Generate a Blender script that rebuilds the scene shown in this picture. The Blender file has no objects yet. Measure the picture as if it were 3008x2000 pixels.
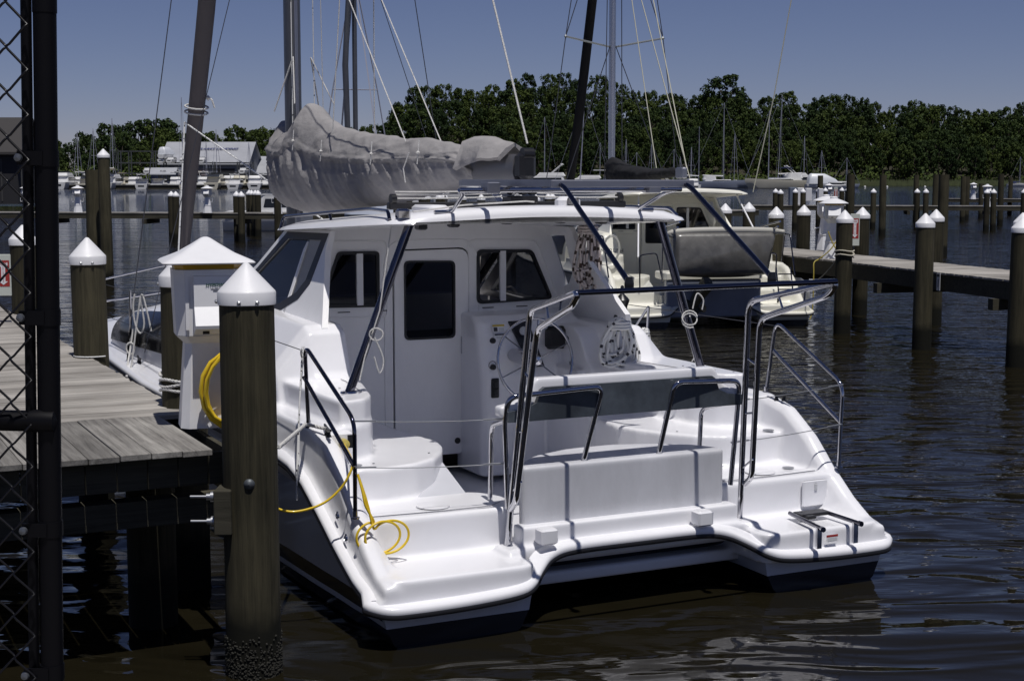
import bpy, bmesh, math, random
from mathutils import Vector, Matrix, noise
from mathutils.geometry import tessellate_polygon
random.seed(7)
R=math.radians
scene=bpy.context.scene
COL=scene.collection
# ------------------------------------------------------------------ camera
CAMH=2.9; FPX=4400.0; PITCH=math.atan((1000-523)/FPX)
cam=bpy.data.cameras.new('camera'); camo=bpy.data.objects.new('camera',cam); COL.objects.link(camo)
cam.sensor_width=36; cam.lens=36*FPX/3008; cam.clip_start=0.1; cam.clip_end=6000
camo.location=(0,0,CAMH); camo.rotation_euler=(math.pi/2-PITCH,0,0)
scene.camera=camo
# ------------------------------------------------------------------ sun and sky
SUN_EL=71; SUN_AZ=22      # azimuth: degrees to the right of straight behind the camera
w=bpy.data.worlds.new('World'); scene.world=w; w.use_nodes=True
SKYTINT=(.98,.83,.97)
nt=w.node_tree; nt.nodes.clear()
sky=nt.nodes.new('ShaderNodeTexSky'); sky.sky_type='NISHITA'; sky.sun_disc=False
sky.sun_elevation=R(SUN_EL); sky.sun_rotation=R(180-SUN_AZ)
sky.altitude=0; sky.air_density=0.7; sky.dust_density=0.05; sky.ozone_density=4.0
hs=nt.nodes.new('ShaderNodeVectorMath'); hs.operation='MULTIPLY'; hs.inputs[1].default_value=SKYTINT
bg=nt.nodes.new('ShaderNodeBackground'); bg.inputs['Strength'].default_value=0.054
wo=nt.nodes.new('ShaderNodeOutputWorld')
nt.links.new(sky.outputs[0],hs.inputs[0]); nt.links.new(hs.outputs[0],bg.inputs['Color']); nt.links.new(bg.outputs[0],wo.inputs['Surface'])
sd=bpy.data.lights.new('sun','SUN'); sd.energy=3.9; sd.angle=R(0.5); sd.color=(1.0,0.965,0.92)
so=bpy.data.objects.new('sun',sd); COL.objects.link(so)
sv=Vector((math.sin(R(SUN_AZ))*math.cos(R(SUN_EL)),-math.cos(R(SUN_AZ))*math.cos(R(SUN_EL)),math.sin(R(SUN_EL))))
so.rotation_euler=sv.to_track_quat('Z','Y').to_euler()
scene.view_settings.view_transform='Standard'; scene.view_settings.look='None'
scene.view_settings.exposure=-0.18; scene.view_settings.gamma=1
scene.view_settings.use_curve_mapping=False
scene.render.engine='CYCLES'
try:
    scene.cycles.max_bounces=10; scene.cycles.transparent_max_bounces=16
except Exception: pass
# ------------------------------------------------------------------ photo pixel (2358 wide) -> world helpers
SC=3008/2358.0
_F=Vector((0,math.cos(PITCH),-math.sin(PITCH))); _U=Vector((0,math.sin(PITCH),math.cos(PITCH))); _C=Vector((0,0,CAMH))
def ray(x,y): return Vector((1,0,0))*((x*SC-1504)/FPX)-_U*((y*SC-1000)/FPX)+_F
def gz(x,y,z=0.0):
    d=ray(x,y); return _C+d*((z-CAMH)/d.z)
def gy(x,y,Y):
    d=ray(x,y); return _C+d*(Y/d.y)
# ------------------------------------------------------------------ object helpers
def tag(o,label=None,cat=None,group=None,kind=None):
    if label: o['label']=label
    if cat: o['category']=cat
    if group: o['group']=group
    if kind: o['kind']=kind
    return o
def empty(name,loc=(0,0,0),rz=0,label=None,cat=None,group=None):
    o=bpy.data.objects.new(name,None); COL.objects.link(o); o.location=loc; o.rotation_euler=(0,0,rz)
    o.empty_display_size=0.2
    return tag(o,label,cat,group)
def copy_tree(o,parent=None):
    c=o.copy(); COL.objects.link(c); c.parent=parent
    for ch in list(o.children): copy_tree(ch,c)
    return c
class MB:
    def __init__(s): s.v=[]; s.f=[]; s.m=[]
    def add(s,vs,fs,m=0):
        n=len(s.v); s.v+= [tuple(v) for v in vs]; s.f+=[tuple(i+n for i in f) for f in fs]; s.m+=[m]*len(fs); return s
    def box(s,c,d,rot=None,m=0):
        x,y,z=[k/2 for k in d]
        vs=[Vector(p) for p in ((-x,-y,-z),(x,-y,-z),(x,y,-z),(-x,y,-z),(-x,-y,z),(x,-y,z),(x,y,z),(-x,y,z))]
        if rot is not None: vs=[rot@v for v in vs]
        vs=[v+Vector(c) for v in vs]
        return s.add(vs,[(0,3,2,1),(4,5,6,7),(0,1,5,4),(1,2,6,5),(2,3,7,6),(3,0,4,7)],m)
    def b2(s,a,b,m=0):
        return s.box([(a[i]+b[i])/2 for i in range(3)],[abs(b[i]-a[i]) for i in range(3)],None,m)
    def bb(s,a,b,r,m=0):          # chamfered box
        x0,y0,z0=[min(a[i],b[i]) for i in range(3)]; x1,y1,z1=[max(a[i],b[i]) for i in range(3)]
        def ring(z,i): return [(x0+i+r,y0+i,z),(x1-i-r,y0+i,z),(x1-i,y0+i+r,z),(x1-i,y1-i-r,z),(x1-i-r,y1-i,z),(x0+i+r,y1-i,z),(x0+i,y1-i-r,z),(x0+i,y0+i+r,z)]
        return s.loft([ring(z0,r),ring(z0+r,0),ring(z1-r,0),ring(z1,r)],m=m)
    def loft(s,secs,closed=True,caps=True,m=0,ring=False):
        n=len(secs[0]); vs=[p for q in secs for p in q]; fs=[]
        k=len(secs)
        for i in range(k if ring else k-1):
            a=i*n; b=((i+1)%k)*n
            for j in range(n if closed else n-1):
                j2=(j+1)%n
                fs.append((a+j,a+j2,b+j2,b+j))
        if caps and closed and not ring:
            fs.append(tuple(range(n))[::-1]); fs.append(tuple(range((k-1)*n,k*n)))
        return s.add(vs,fs,m)
    def prism(s,poly,z0,z1,m=0):
        a=sum(poly[i][0]*poly[(i+1)%len(poly)][1]-poly[(i+1)%len(poly)][0]*poly[i][1] for i in range(len(poly)))
        if a<0: poly=poly[::-1]
        return s.loft([[(p[0],p[1],z0) for p in poly],[(p[0],p[1],z1) for p in poly]],m=m)
    def prismx(s,poly,x0,x1,m=0):    # poly in (y,z)
        n=len(s.v); s.prism(poly,x0,x1,m)
        s.v[n:]=[(v[2],v[0],v[1]) for v in s.v[n:]]; return s
    def prismy(s,poly,y0,y1,m=0):    # poly in (x,z)
        n=len(s.v); s.prism(poly,-y1,-y0,m)
        s.v[n:]=[(v[0],-v[2],v[1]) for v in s.v[n:]]; return s
    def tube(s,pts,r,n=8,closed=False,m=0,caps=True):
        pts=[Vector(p) for p in pts]; k=len(pts)
        rr=r if isinstance(r,(list,tuple)) else [r]*k
        T=[]
        for i in range(k):
            if closed: t=pts[(i+1)%k]-pts[i-1]
            else: t=pts[min(i+1,k-1)]-pts[max(i-1,0)]
            if t.length<1e-9: t=Vector((0,0,1))
            T.append(t.normalized())
        up=Vector((0,0,1)) if abs(T[0].z)<.9 else Vector((1,0,0))
        nrm=(up-T[0]*up.dot(T[0])).normalized(); secs=[]
        for i in range(k):
            nrm=nrm-T[i]*nrm.dot(T[i])
            if nrm.length<1e-6: nrm=T[i].orthogonal()
            nrm.normalize(); bi=T[i].cross(nrm)
            secs.append([tuple(pts[i]+(nrm*math.cos(a)+bi*math.sin(a))*rr[i]) for a in [2*math.pi*j/n for j in range(n)]])
        return s.loft(secs,caps=caps and not closed,ring=closed,m=m)
    def lathe(s,prof,c=(0,0,0),n=20,axis='z',m=0,rot=None):
        secs=[]
        for r,h in prof:
            q=[]
            for j in range(n):
                a=2*math.pi*j/n; v=Vector((r*math.cos(a),r*math.sin(a),h))
                if axis=='x': v=Vector((v.z,v.x,v.y))
                if axis=='y': v=Vector((v.y,v.z,v.x))
                if rot is not None: v=rot@v
                q.append(tuple(v+Vector(c)))
            secs.append(q)
        return s.loft(secs,m=m)
    def xf(s,M):
        s.v=[tuple(M@Vector(v)) for v in s.v]; return s
    def mirror(s,flip=True):
        n=len(s.v); s.v+=[(-v[0],v[1],v[2]) for v in s.v[:n]]; s.m+=list(s.m)
        s.f+=[tuple(i+n for i in f[::-1]) for f in list(s.f)]; return s
    def flipx(s):
        s.v=[(-v[0],v[1],v[2]) for v in s.v]; s.f=[f[::-1] for f in s.f]; return s
    def mesh(s,name,mats,smooth=None):
        me=bpy.data.meshes.new(name); me.from_pydata(s.v,[],s.f); me.update()
        for m in (mats if isinstance(mats,(list,tuple)) else [mats]): me.materials.append(m)
        if len(me.materials)>1: me.polygons.foreach_set('material_index',s.m)
        if smooth is not None:
            me.polygons.foreach_set('use_smooth',[True]*len(me.polygons))
            if smooth<180: me.set_sharp_from_angle(angle=R(smooth))
        return me
    def build(s,name,mats,parent=None,smooth=None,loc=None,rz=0):
        o=bpy.data.objects.new(name,s.mesh(name,mats,smooth)); COL.objects.link(o)
        if parent is not None: o.parent=parent
        if loc is not None: o.location=loc
        o.rotation_euler=(0,0,rz)
        return o
def fillet(pts,r=0.06,n=5,closed=False):
    pts=[Vector(p) for p in pts]; out=[]; k=len(pts)
    for i,p in enumerate(pts):
        if not closed and (i==0 or i==k-1): out.append(p); continue
        a=pts[i-1]-p; b=pts[(i+1)%k]-p
        rr=min(r,a.length*.45,b.length*.45)
        pa=p+a.normalized()*rr; pb=p+b.normalized()*rr
        for j in range(n+1):
            t=j/n; out.append(pa*(1-t)**2+p*2*t*(1-t)+pb*t*t)
    return out
def curve(pts,n=8,closed=False):      # catmull-rom
    pts=[Vector(p) for p in pts]; k=len(pts); out=[]
    for i in range(k if closed else k-1):
        if closed: p0,p1,p2,p3=pts[i-1],pts[i],pts[(i+1)%k],pts[(i+2)%k]
        else: p0,p1,p2,p3=pts[max(i-1,0)],pts[i],pts[i+1],pts[min(i+2,k-1)]
        for j in range(n):
            t=j/n
            out.append(.5*((2*p1)+(p2-p0)*t+(2*p0-5*p1+4*p2-p3)*t*t+(3*p1-p0-3*p2+p3)*t**3))
    if not closed: out.append(pts[-1])
    return out
def sag(a,b,s,n=10):
    a=Vector(a); b=Vector(b); return [a.lerp(b,i/n)-Vector((0,0,s*4*(i/n)*(1-i/n))) for i in range(n+1)]
def rrect(x0,x1,y0,y1,r,n=4):
    out=[]
    for cx,cy,a0 in ((x1-r,y0+r,-90),(x1-r,y1-r,0),(x0+r,y1-r,90),(x0+r,y0+r,180)):
        for j in range(n+1):
            a=R(a0+90*j/n); out.append((cx+r*math.cos(a),cy+r*math.sin(a)))
    return out
def rpoly(poly,r,n=4):
    return [(p.x,p.y) for p in fillet([(a,b,0) for a,b in poly],r,n,True)]
def holed(outer,holes,y0,y1,mb=None):     # panel with holes in (x,z), between y0 and y1
    mb=mb or MB(); loops=[outer]+holes
    vv=[[Vector((p[0],p[1],0)) for p in l] for l in loops]
    tris=tessellate_polygon(vv); flat=[p for l in loops for p in l]; n=len(flat)
    vs=[(p[0],y0,p[1]) for p in flat]+[(p[0],y1,p[1]) for p in flat]; fs=[]
    for t in tris:
        a,b,c=[flat[i] for i in t]
        cr=(b[0]-a[0])*(c[1]-a[1])-(b[1]-a[1])*(c[0]-a[0])
        t=tuple(t) if cr>0 else tuple(t)[::-1]
        fs.append(t); fs.append(tuple(i+n for i in t[::-1]))
    k=0
    for l in loops:
        m=len(l)
        for i in range(m): fs.append((k+i,k+i+n,k+(i+1)%m+n,k+(i+1)%m))
        k+=m
    return mb.add(vs,fs)
def mould(name,mb,mat,parent,voxel=0.016,smooth=5,fac=.5):
    me=mb.mesh(name+'_src',mat); o=bpy.data.objects.new('tmp',me); COL.objects.link(o)
    m=o.modifiers.new('r','REMESH'); m.mode='VOXEL'; m.voxel_size=voxel; m.use_smooth_shade=True
    s=o.modifiers.new('s','SMOOTH'); s.factor=fac; s.iterations=smooth
    dg=bpy.context.evaluated_depsgraph_get(); ev=o.evaluated_get(dg)
    me2=bpy.data.meshes.new_from_object(ev); me2.name=name
    bpy.data.objects.remove(o)
    me2.polygons.foreach_set('use_smooth',[True]*len(me2.polygons))
    if not me2.materials: me2.materials.append(mat)
    o2=bpy.data.objects.new(name,me2); COL.objects.link(o2); o2.parent=parent
    return o2
def textmesh(name,txt,size,mat,parent,M,extrude=0.0008,shear=0,bold=0.0):
    c=bpy.data.curves.new('t','FONT'); c.body=txt; c.size=size; c.extrude=extrude; c.align_x='CENTER'; c.align_y='CENTER'; c.shear=shear; c.offset=bold
    o=bpy.data.objects.new('t',c); COL.objects.link(o)
    dg=bpy.context.evaluated_depsgraph_get(); me=bpy.data.meshes.new_from_object(o.evaluated_get(dg)); me.name=name
    bpy.data.objects.remove(o); me.materials.clear(); me.materials.append(mat)
    o2=bpy.data.objects.new(name,me); COL.objects.link(o2); o2.parent=parent
    o2.matrix_local=M
    return o2
# ------------------------------------------------------------------ materials
def mat(name,col,rough=.5,metal=0,spec=.5,bump=0,bscale=20,var=0,vscale=3,coat=0,stretch=(1,1,1),col2=None,emit=None):
    m=bpy.data.materials.new(name); m.use_nodes=True; n=m.node_tree; b=n.nodes['Principled BSDF']
    b.inputs['Base Color'].default_value=(*col,1); b.inputs['Roughness'].default_value=rough; b.inputs['Metallic'].default_value=metal
    b.inputs['Specular IOR Level'].default_value=spec; b.inputs['Coat Weight'].default_value=coat; b.inputs['Coat Roughness'].default_value=.05
    if bump or var:
        tc=n.nodes.new('ShaderNodeTexCoord'); mp=n.nodes.new('ShaderNodeMapping'); mp.inputs['Scale'].default_value=stretch
        n.links.new(tc.outputs['Object'],mp.inputs['Vector'])
    if var:
        nz=n.nodes.new('ShaderNodeTexNoise'); nz.inputs['Scale'].default_value=vscale; nz.inputs['Detail'].default_value=6; nz.inputs['Roughness'].default_value=.65
        cr=n.nodes.new('ShaderNodeMix'); cr.data_type='RGBA'
        c2=col2 or tuple(c*(1-var) for c in col)
        cr.inputs['A'].default_value=(*c2,1); cr.inputs['B'].default_value=(*[min(1,c*(1+var*.4)) for c in col],1)
        mr=n.nodes.new('ShaderNodeMapRange'); mr.inputs['From Min'].default_value=.35; mr.inputs['From Max'].default_value=.65
        n.links.new(mp.outputs[0],nz.inputs['Vector']); n.links.new(nz.outputs['Fac'],mr.inputs[0]); n.links.new(mr.outputs[0],cr.inputs['Factor']); n.links.new(cr.outputs['Result'],b.inputs['Base Color'])
    if bump:
        nb=n.nodes.new('ShaderNodeTexNoise'); nb.inputs['Scale'].default_value=bscale; nb.inputs['Detail'].default_value=4
        bp=n.nodes.new('ShaderNodeBump'); bp.inputs['Strength'].default_value=bump; bp.inputs['Distance'].default_value=.02
        n.links.new(mp.outputs[0],nb.inputs['Vector']); n.links.new(nb.outputs['Fac'],bp.inputs['Height']); n.links.new(bp.outputs[0],b.inputs['Normal'])
    return m
GEL=mat('white_gelcoat',(.84,.84,.87),.28,spec=.5,coat=.35,var=.045,vscale=1.6,bump=.02,bscale=3)
GELW=mat('grained_gelcoat',(.87,.865,.87),.42,coat=.1,var=.06,vscale=2.2,bump=.05,bscale=60,stretch=(1,1,.5))
GELC=mat('cream_gelcoat',(.78,.765,.68),.35,var=.06,vscale=1.5,coat=.2)
HULLG=mat('slate_hull_paint',(.20,.22,.28),.3,coat=.3,var=.15,vscale=2)
BENCHG=mat('stained_bench_gelcoat',(.60,.605,.64),.45,coat=.1,var=.16,vscale=1.8,bump=.04,bscale=40,stretch=(1,1,.4))
CHROME=mat('polished_steel',(.50,.50,.53),.07,metal=1)
DARKST=mat('steel_dark_reflection_colour',(.10,.10,.13),.09,metal=1,coat=.6)  # darker copy of the polished steel, dark reflections put into the base colour
ALU=mat('anodised_aluminium',(.30,.31,.36),.35,metal=.75,var=.1,vscale=4)
MASTG=mat('mast_grey_paint',(.11,.115,.13),.35,metal=.4,var=.2,vscale=3,stretch=(1,1,.2))
BLACK=mat('black_plastic',(.012,.012,.014),.35)
RUB=mat('black_rubber',(.015,.015,.018),.5)
CANVAS=mat('grey_canvas',(.31,.298,.298),.85,var=.14,vscale=2.5,bump=.35,bscale=9,stretch=(1.5,1,2.2))
def cloth_creases(m):
    n=m.node_tree; b=n.nodes['Principled BSDF']; tc=n.nodes.new('ShaderNodeTexCoord'); mp=n.nodes.new('ShaderNodeMapping'); mp.inputs['Rotation'].default_value=(R(-38),0,0); mp.inputs['Scale'].default_value=(2.0,1.1,5.5)
    n.links.new(tc.outputs['Object'],mp.inputs['Vector'])
    a=n.nodes.new('ShaderNodeTexNoise'); a.noise_type='RIDGED_MULTIFRACTAL'; a.inputs['Scale'].default_value=1.5; a.inputs['Detail'].default_value=4; a.inputs['Distortion'].default_value=.35; a.inputs['Roughness'].default_value=.5
    n.links.new(mp.outputs[0],a.inputs['Vector'])
    w_=n.nodes.new('ShaderNodeTexNoise'); w_.inputs['Scale'].default_value=7; w_.inputs['Detail'].default_value=5; n.links.new(tc.outputs['Object'],w_.inputs['Vector'])
    k=n.nodes.new('ShaderNodeMath'); k.operation='MULTIPLY_ADD'; k.inputs[1].default_value=.5; n.links.new(a.outputs['Fac'],k.inputs[0]); n.links.new(w_.outputs['Fac'],k.inputs[2])
    bp=n.nodes.new('ShaderNodeBump'); bp.inputs['Strength'].default_value=.9; bp.inputs['Distance'].default_value=.016; n.links.new(k.outputs[0],bp.inputs['Height'])
    old=b.inputs['Normal'].links[0].from_node; n.links.new(bp.outputs[0],old.inputs['Normal'])
cloth_creases(CANVAS)
CANVD=mat('dark_canvas',(.065,.06,.058),.85,var=.3,vscale=2)
BCANV=mat('black_canvas',(.008,.008,.010),.9,bump=.3,bscale=6)
ROPE=mat('white_rope',(.72,.71,.69),.8,bump=.8,bscale=160)
YEL=mat('yellow_cord',(.75,.52,.02),.35,coat=.2)
YELD=mat('dull_yellow_cord',(.42,.34,.06),.5)
STEEL=mat('galvanised_steel',(.45,.46,.48),.4,metal=.9)
WHITEP=mat('white_plastic',(.78,.78,.80),.4,var=.05,vscale=5)
GREYP=mat('grey_plastic',(.55,.56,.58),.45)
RED=mat('sign_red',(.35,.03,.025),.5)
INK=mat('sign_ink',(.03,.03,.04),.6)
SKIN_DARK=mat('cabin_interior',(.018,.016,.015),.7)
def rope_mat(name,a,b,scale=55,angle=1.0,width=.3):
    m=bpy.data.materials.new(name); m.use_nodes=True; n=m.node_tree; bs=n.nodes['Principled BSDF']; bs.inputs['Roughness'].default_value=.8
    tc=n.nodes.new('ShaderNodeTexCoord'); vo=n.nodes.new('ShaderNodeTexVoronoi'); vo.inputs['Scale'].default_value=scale
    mr=n.nodes.new('ShaderNodeMath'); mr.operation='GREATER_THAN'; mr.inputs[1].default_value=1-width
    mx=n.nodes.new('ShaderNodeMix'); mx.data_type='RGBA'; mx.inputs['A'].default_value=(*a,1); mx.inputs['B'].default_value=(*b,1)
    n.links.new(tc.outputs['Object'],vo.inputs['Vector']); n.links.new(vo.outputs['Color'],mr.inputs[0]); n.links.new(mr.outputs[0],mx.inputs['Factor']); n.links.new(mx.outputs['Result'],bs.inputs['Base Color'])
    return m
ROPEF=rope_mat('white_rope_black_fleck',(.74,.74,.73),(.03,.03,.04),75,width=.20)
ROPEB=rope_mat('tan_striped_rope',(.62,.56,.53),(.07,.045,.035),60,width=.50)
def glass_mat(name,tint,mixf,rough=.02):
    m=bpy.data.materials.new(name); m.use_nodes=True; n=m.node_tree; n.nodes.remove(n.nodes['Principled BSDF'])
    out=n.nodes['Material Output']; tr=n.nodes.new('ShaderNodeBsdfTransparent'); tr.inputs[0].default_value=(*tint,1)
    gl=n.nodes.new('ShaderNodeBsdfGlossy'); gl.inputs['Roughness'].default_value=rough; gl.inputs['Color'].default_value=(.62,.60,.58,1)
    fr=n.nodes.new('ShaderNodeFresnel'); fr.inputs['IOR'].default_value=mixf
    mx=n.nodes.new('ShaderNodeMixShader'); n.links.new(fr.outputs[0],mx.inputs[0]); n.links.new(tr.outputs[0],mx.inputs[1]); n.links.new(gl.outputs[0],mx.inputs[2]); n.links.new(mx.outputs[0],out.inputs[0])
    return m
GLASS=glass_mat('tinted_glass',(.42,.43,.45),1.5)
SMOKE=glass_mat('smoked_glass',(.40,.39,.38),1.45,.03)
DGLASS=mat('dark_window_glass',(.010,.011,.014),.05,spec=.6,coat=.5)
def wood_mat(name,c1,c2,axis='y',scale=1,rough=.85,knots=True,random_obj=True):
    m=bpy.data.materials.new(name); m.use_nodes=True; n=m.node_tree; b=n.nodes['Principled BSDF']; b.inputs['Roughness'].default_value=rough; b.inputs['Specular IOR Level'].default_value=.25
    tc=n.nodes.new('ShaderNodeTexCoord'); mp=n.nodes.new('ShaderNodeMapping')
    st={'x':(.35,9,9),'y':(9,.35,9),'z':(9,9,.45)}[axis]; mp.inputs['Scale'].default_value=tuple(k*scale for k in st)
    n.links.new(tc.outputs['Object'],mp.inputs['Vector'])
    n1=n.nodes.new('ShaderNodeTexNoise'); n1.inputs['Scale'].default_value=2.2; n1.inputs['Detail'].default_value=8; n1.inputs['Roughness'].default_value=.7; n1.inputs['Distortion'].default_value=.5
    n2=n.nodes.new('ShaderNodeTexNoise'); n2.inputs['Scale'].default_value=9; n2.inputs['Detail'].default_value=6; n2.inputs['Roughness'].default_value=.8
    n3=n.nodes.new('ShaderNodeTexNoise'); n3.inputs['Scale'].default_value=1.3; n3.inputs['Detail'].default_value=3
    n.links.new(mp.outputs[0],n1.inputs['Vector']); n.links.new(mp.outputs[0],n2.inputs['Vector']); n.links.new(tc.outputs['Object'],n3.inputs['Vector'])
    ad=n.nodes.new('ShaderNodeMath'); ad.operation='ADD'; n.links.new(n1.outputs['Fac'],ad.inputs[0])
    mu=n.nodes.new('ShaderNodeMath'); mu.operation='MULTIPLY'; mu.inputs[1].default_value=.5; n.links.new(n2.outputs['Fac'],mu.inputs[0]); n.links.new(mu.outputs[0],ad.inputs[1])
    ad2=n.nodes.new('ShaderNodeMath'); ad2.operation='ADD'; m3=n.nodes.new('ShaderNodeMath'); m3.operation='MULTIPLY'; m3.inputs[1].default_value=.6
    n.links.new(n3.outputs['Fac'],m3.inputs[0]); n.links.new(ad.outputs[0],ad2.inputs[0]); n.links.new(m3.outputs[0],ad2.inputs[1])
    mr=n.nodes.new('ShaderNodeMapRange'); mr.inputs['From Min'].default_value=.78; mr.inputs['From Max'].default_value=1.32
    n.links.new(ad2.outputs[0],mr.inputs[0])
    mx=n.nodes.new('ShaderNodeMix'); mx.data_type='RGBA'; mx.inputs['A'].default_value=(*c1,1); mx.inputs['B'].default_value=(*c2,1)
    n.links.new(mr.outputs[0],mx.inputs['Factor'])
    at=n.nodes.new('ShaderNodeAttribute'); at.attribute_name='tone'
    oi=n.nodes.new('ShaderNodeObjectInfo'); ov=n.nodes.new('ShaderNodeMapRange'); ov.inputs['To Min'].default_value=.72; ov.inputs['To Max'].default_value=1.3; n.links.new(oi.outputs['Random'],ov.inputs[0])
    ml=n.nodes.new('ShaderNodeVectorMath'); ml.operation='SCALE'
    sc=n.nodes.new('ShaderNodeMath'); sc.operation='ADD'; n.links.new(ov.outputs[0],sc.inputs[1]) if axis=='z' else setattr(sc.inputs[1],'default_value',1.0); n.links.new(at.outputs['Fac'],sc.inputs[0])
    n.links.new(mx.outputs['Result'],ml.inputs[0]); n.links.new(sc.outputs[0],ml.inputs['Scale']); n.links.new(ml.outputs[0],b.inputs['Base Color'])
    bp=n.nodes.new('ShaderNodeBump'); bp.inputs['Strength'].default_value=.5; bp.inputs['Distance'].default_value=.006; n.links.new(ad.outputs[0],bp.inputs['Height']); n.links.new(bp.outputs[0],b.inputs['Normal'])
    return m
PLANKX=wood_mat('weathered_plank_across',(.13,.118,.105),(.48,.455,.42),'x')
PLANKY=wood_mat('weathered_plank_along',(.065,.06,.056),(.36,.345,.32),'y')
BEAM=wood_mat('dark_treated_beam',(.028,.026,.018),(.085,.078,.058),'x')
PILE=wood_mat('treated_pile_wood',(.016,.015,.009),(.075,.066,.040),'z',scale=1.1)
# ================================================================== water and ground
def water():
    me=bpy.data.meshes.new('water'); S=3000
    me.from_pydata([(-S,-60,0),(S,-60,0),(S,2400,0),(-S,2400,0)],[],[(0,1,2,3)])
    m=bpy.data.materials.new('harbour_water'); m.use_nodes=True; n=m.node_tree; b=n.nodes['Principled BSDF']
    b.inputs['Base Color'].default_value=(.010,.0085,.0045,1); b.inputs['Roughness'].default_value=.03; b.inputs['IOR'].default_value=1.33
    tc=n.nodes.new('ShaderNodeNewGeometry')
    def nz(scale,st,det,dist=0):
        mp=n.nodes.new('ShaderNodeMapping'); mp.inputs['Scale'].default_value=st; n.links.new(tc.outputs['Position'],mp.inputs['Vector'])
        t=n.nodes.new('ShaderNodeTexNoise'); t.inputs['Scale'].default_value=scale; t.inputs['Detail'].default_value=det; t.inputs['Distortion'].default_value=dist; t.inputs['Roughness'].default_value=.55
        n.links.new(mp.outputs[0],t.inputs['Vector']); return t.outputs['Fac']
    a=nz(1.0,(.75,1.55,1),1.5,.9); c=nz(1.0,(1.7,4.8,1),3,.5); d=nz(1.0,(.10,.30,1),2,.5)
    # ripples are calmer between the near docks and rougher out in the open creek
    sp=n.nodes.new('ShaderNodeSeparateXYZ'); n.links.new(tc.outputs['Position'],sp.inputs[0])
    mr=n.nodes.new('ShaderNodeMapRange'); mr.inputs['From Min'].default_value=9; mr.inputs['From Max'].default_value=30; mr.inputs['To Min'].default_value=.05; mr.inputs['To Max'].default_value=1.0; mr.clamp=True
    n.links.new(sp.outputs['Y'],mr.inputs[0])
    mc=n.nodes.new('ShaderNodeMath'); mc.operation='MULTIPLY'; n.links.new(c,mc.inputs[0]); n.links.new(mr.outputs[0],mc.inputs[1])
    m2=n.nodes.new('ShaderNodeMath'); m2.operation='MULTIPLY_ADD'; m2.inputs[1].default_value=.6; n.links.new(mc.outputs[0],m2.inputs[0])
    mp2=n.nodes.new('ShaderNodeMapRange'); mp2.inputs['From Min'].default_value=8; mp2.inputs['From Max'].default_value=30; mp2.inputs['To Min'].default_value=.62; mp2.inputs['To Max'].default_value=1.25
    n.links.new(sp.outputs['Y'],mp2.inputs[0])
    ma=n.nodes.new('ShaderNodeMath'); ma.operation='MULTIPLY'; n.links.new(a,ma.inputs[0]); n.links.new(mp2.outputs[0],ma.inputs[1])
    n.links.new(ma.outputs[0],m2.inputs[2])
    m3=n.nodes.new('ShaderNodeMath'); m3.operation='MULTIPLY_ADD'; m3.inputs[1].default_value=2.6; n.links.new(d,m3.inputs[0]); n.links.new(m2.outputs[0],m3.inputs[2])
    bp=n.nodes.new('ShaderNodeBump'); bp.inputs['Strength'].default_value=1; bp.inputs['Distance'].default_value=.11
    n.links.new(m3.outputs[0],bp.inputs['Height']); n.links.new(bp.outputs[0],b.inputs['Normal'])
    me.materials.append(m); o=bpy.data.objects.new('water',me); COL.objects.link(o); tag(o,kind='structure')
water()
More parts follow.
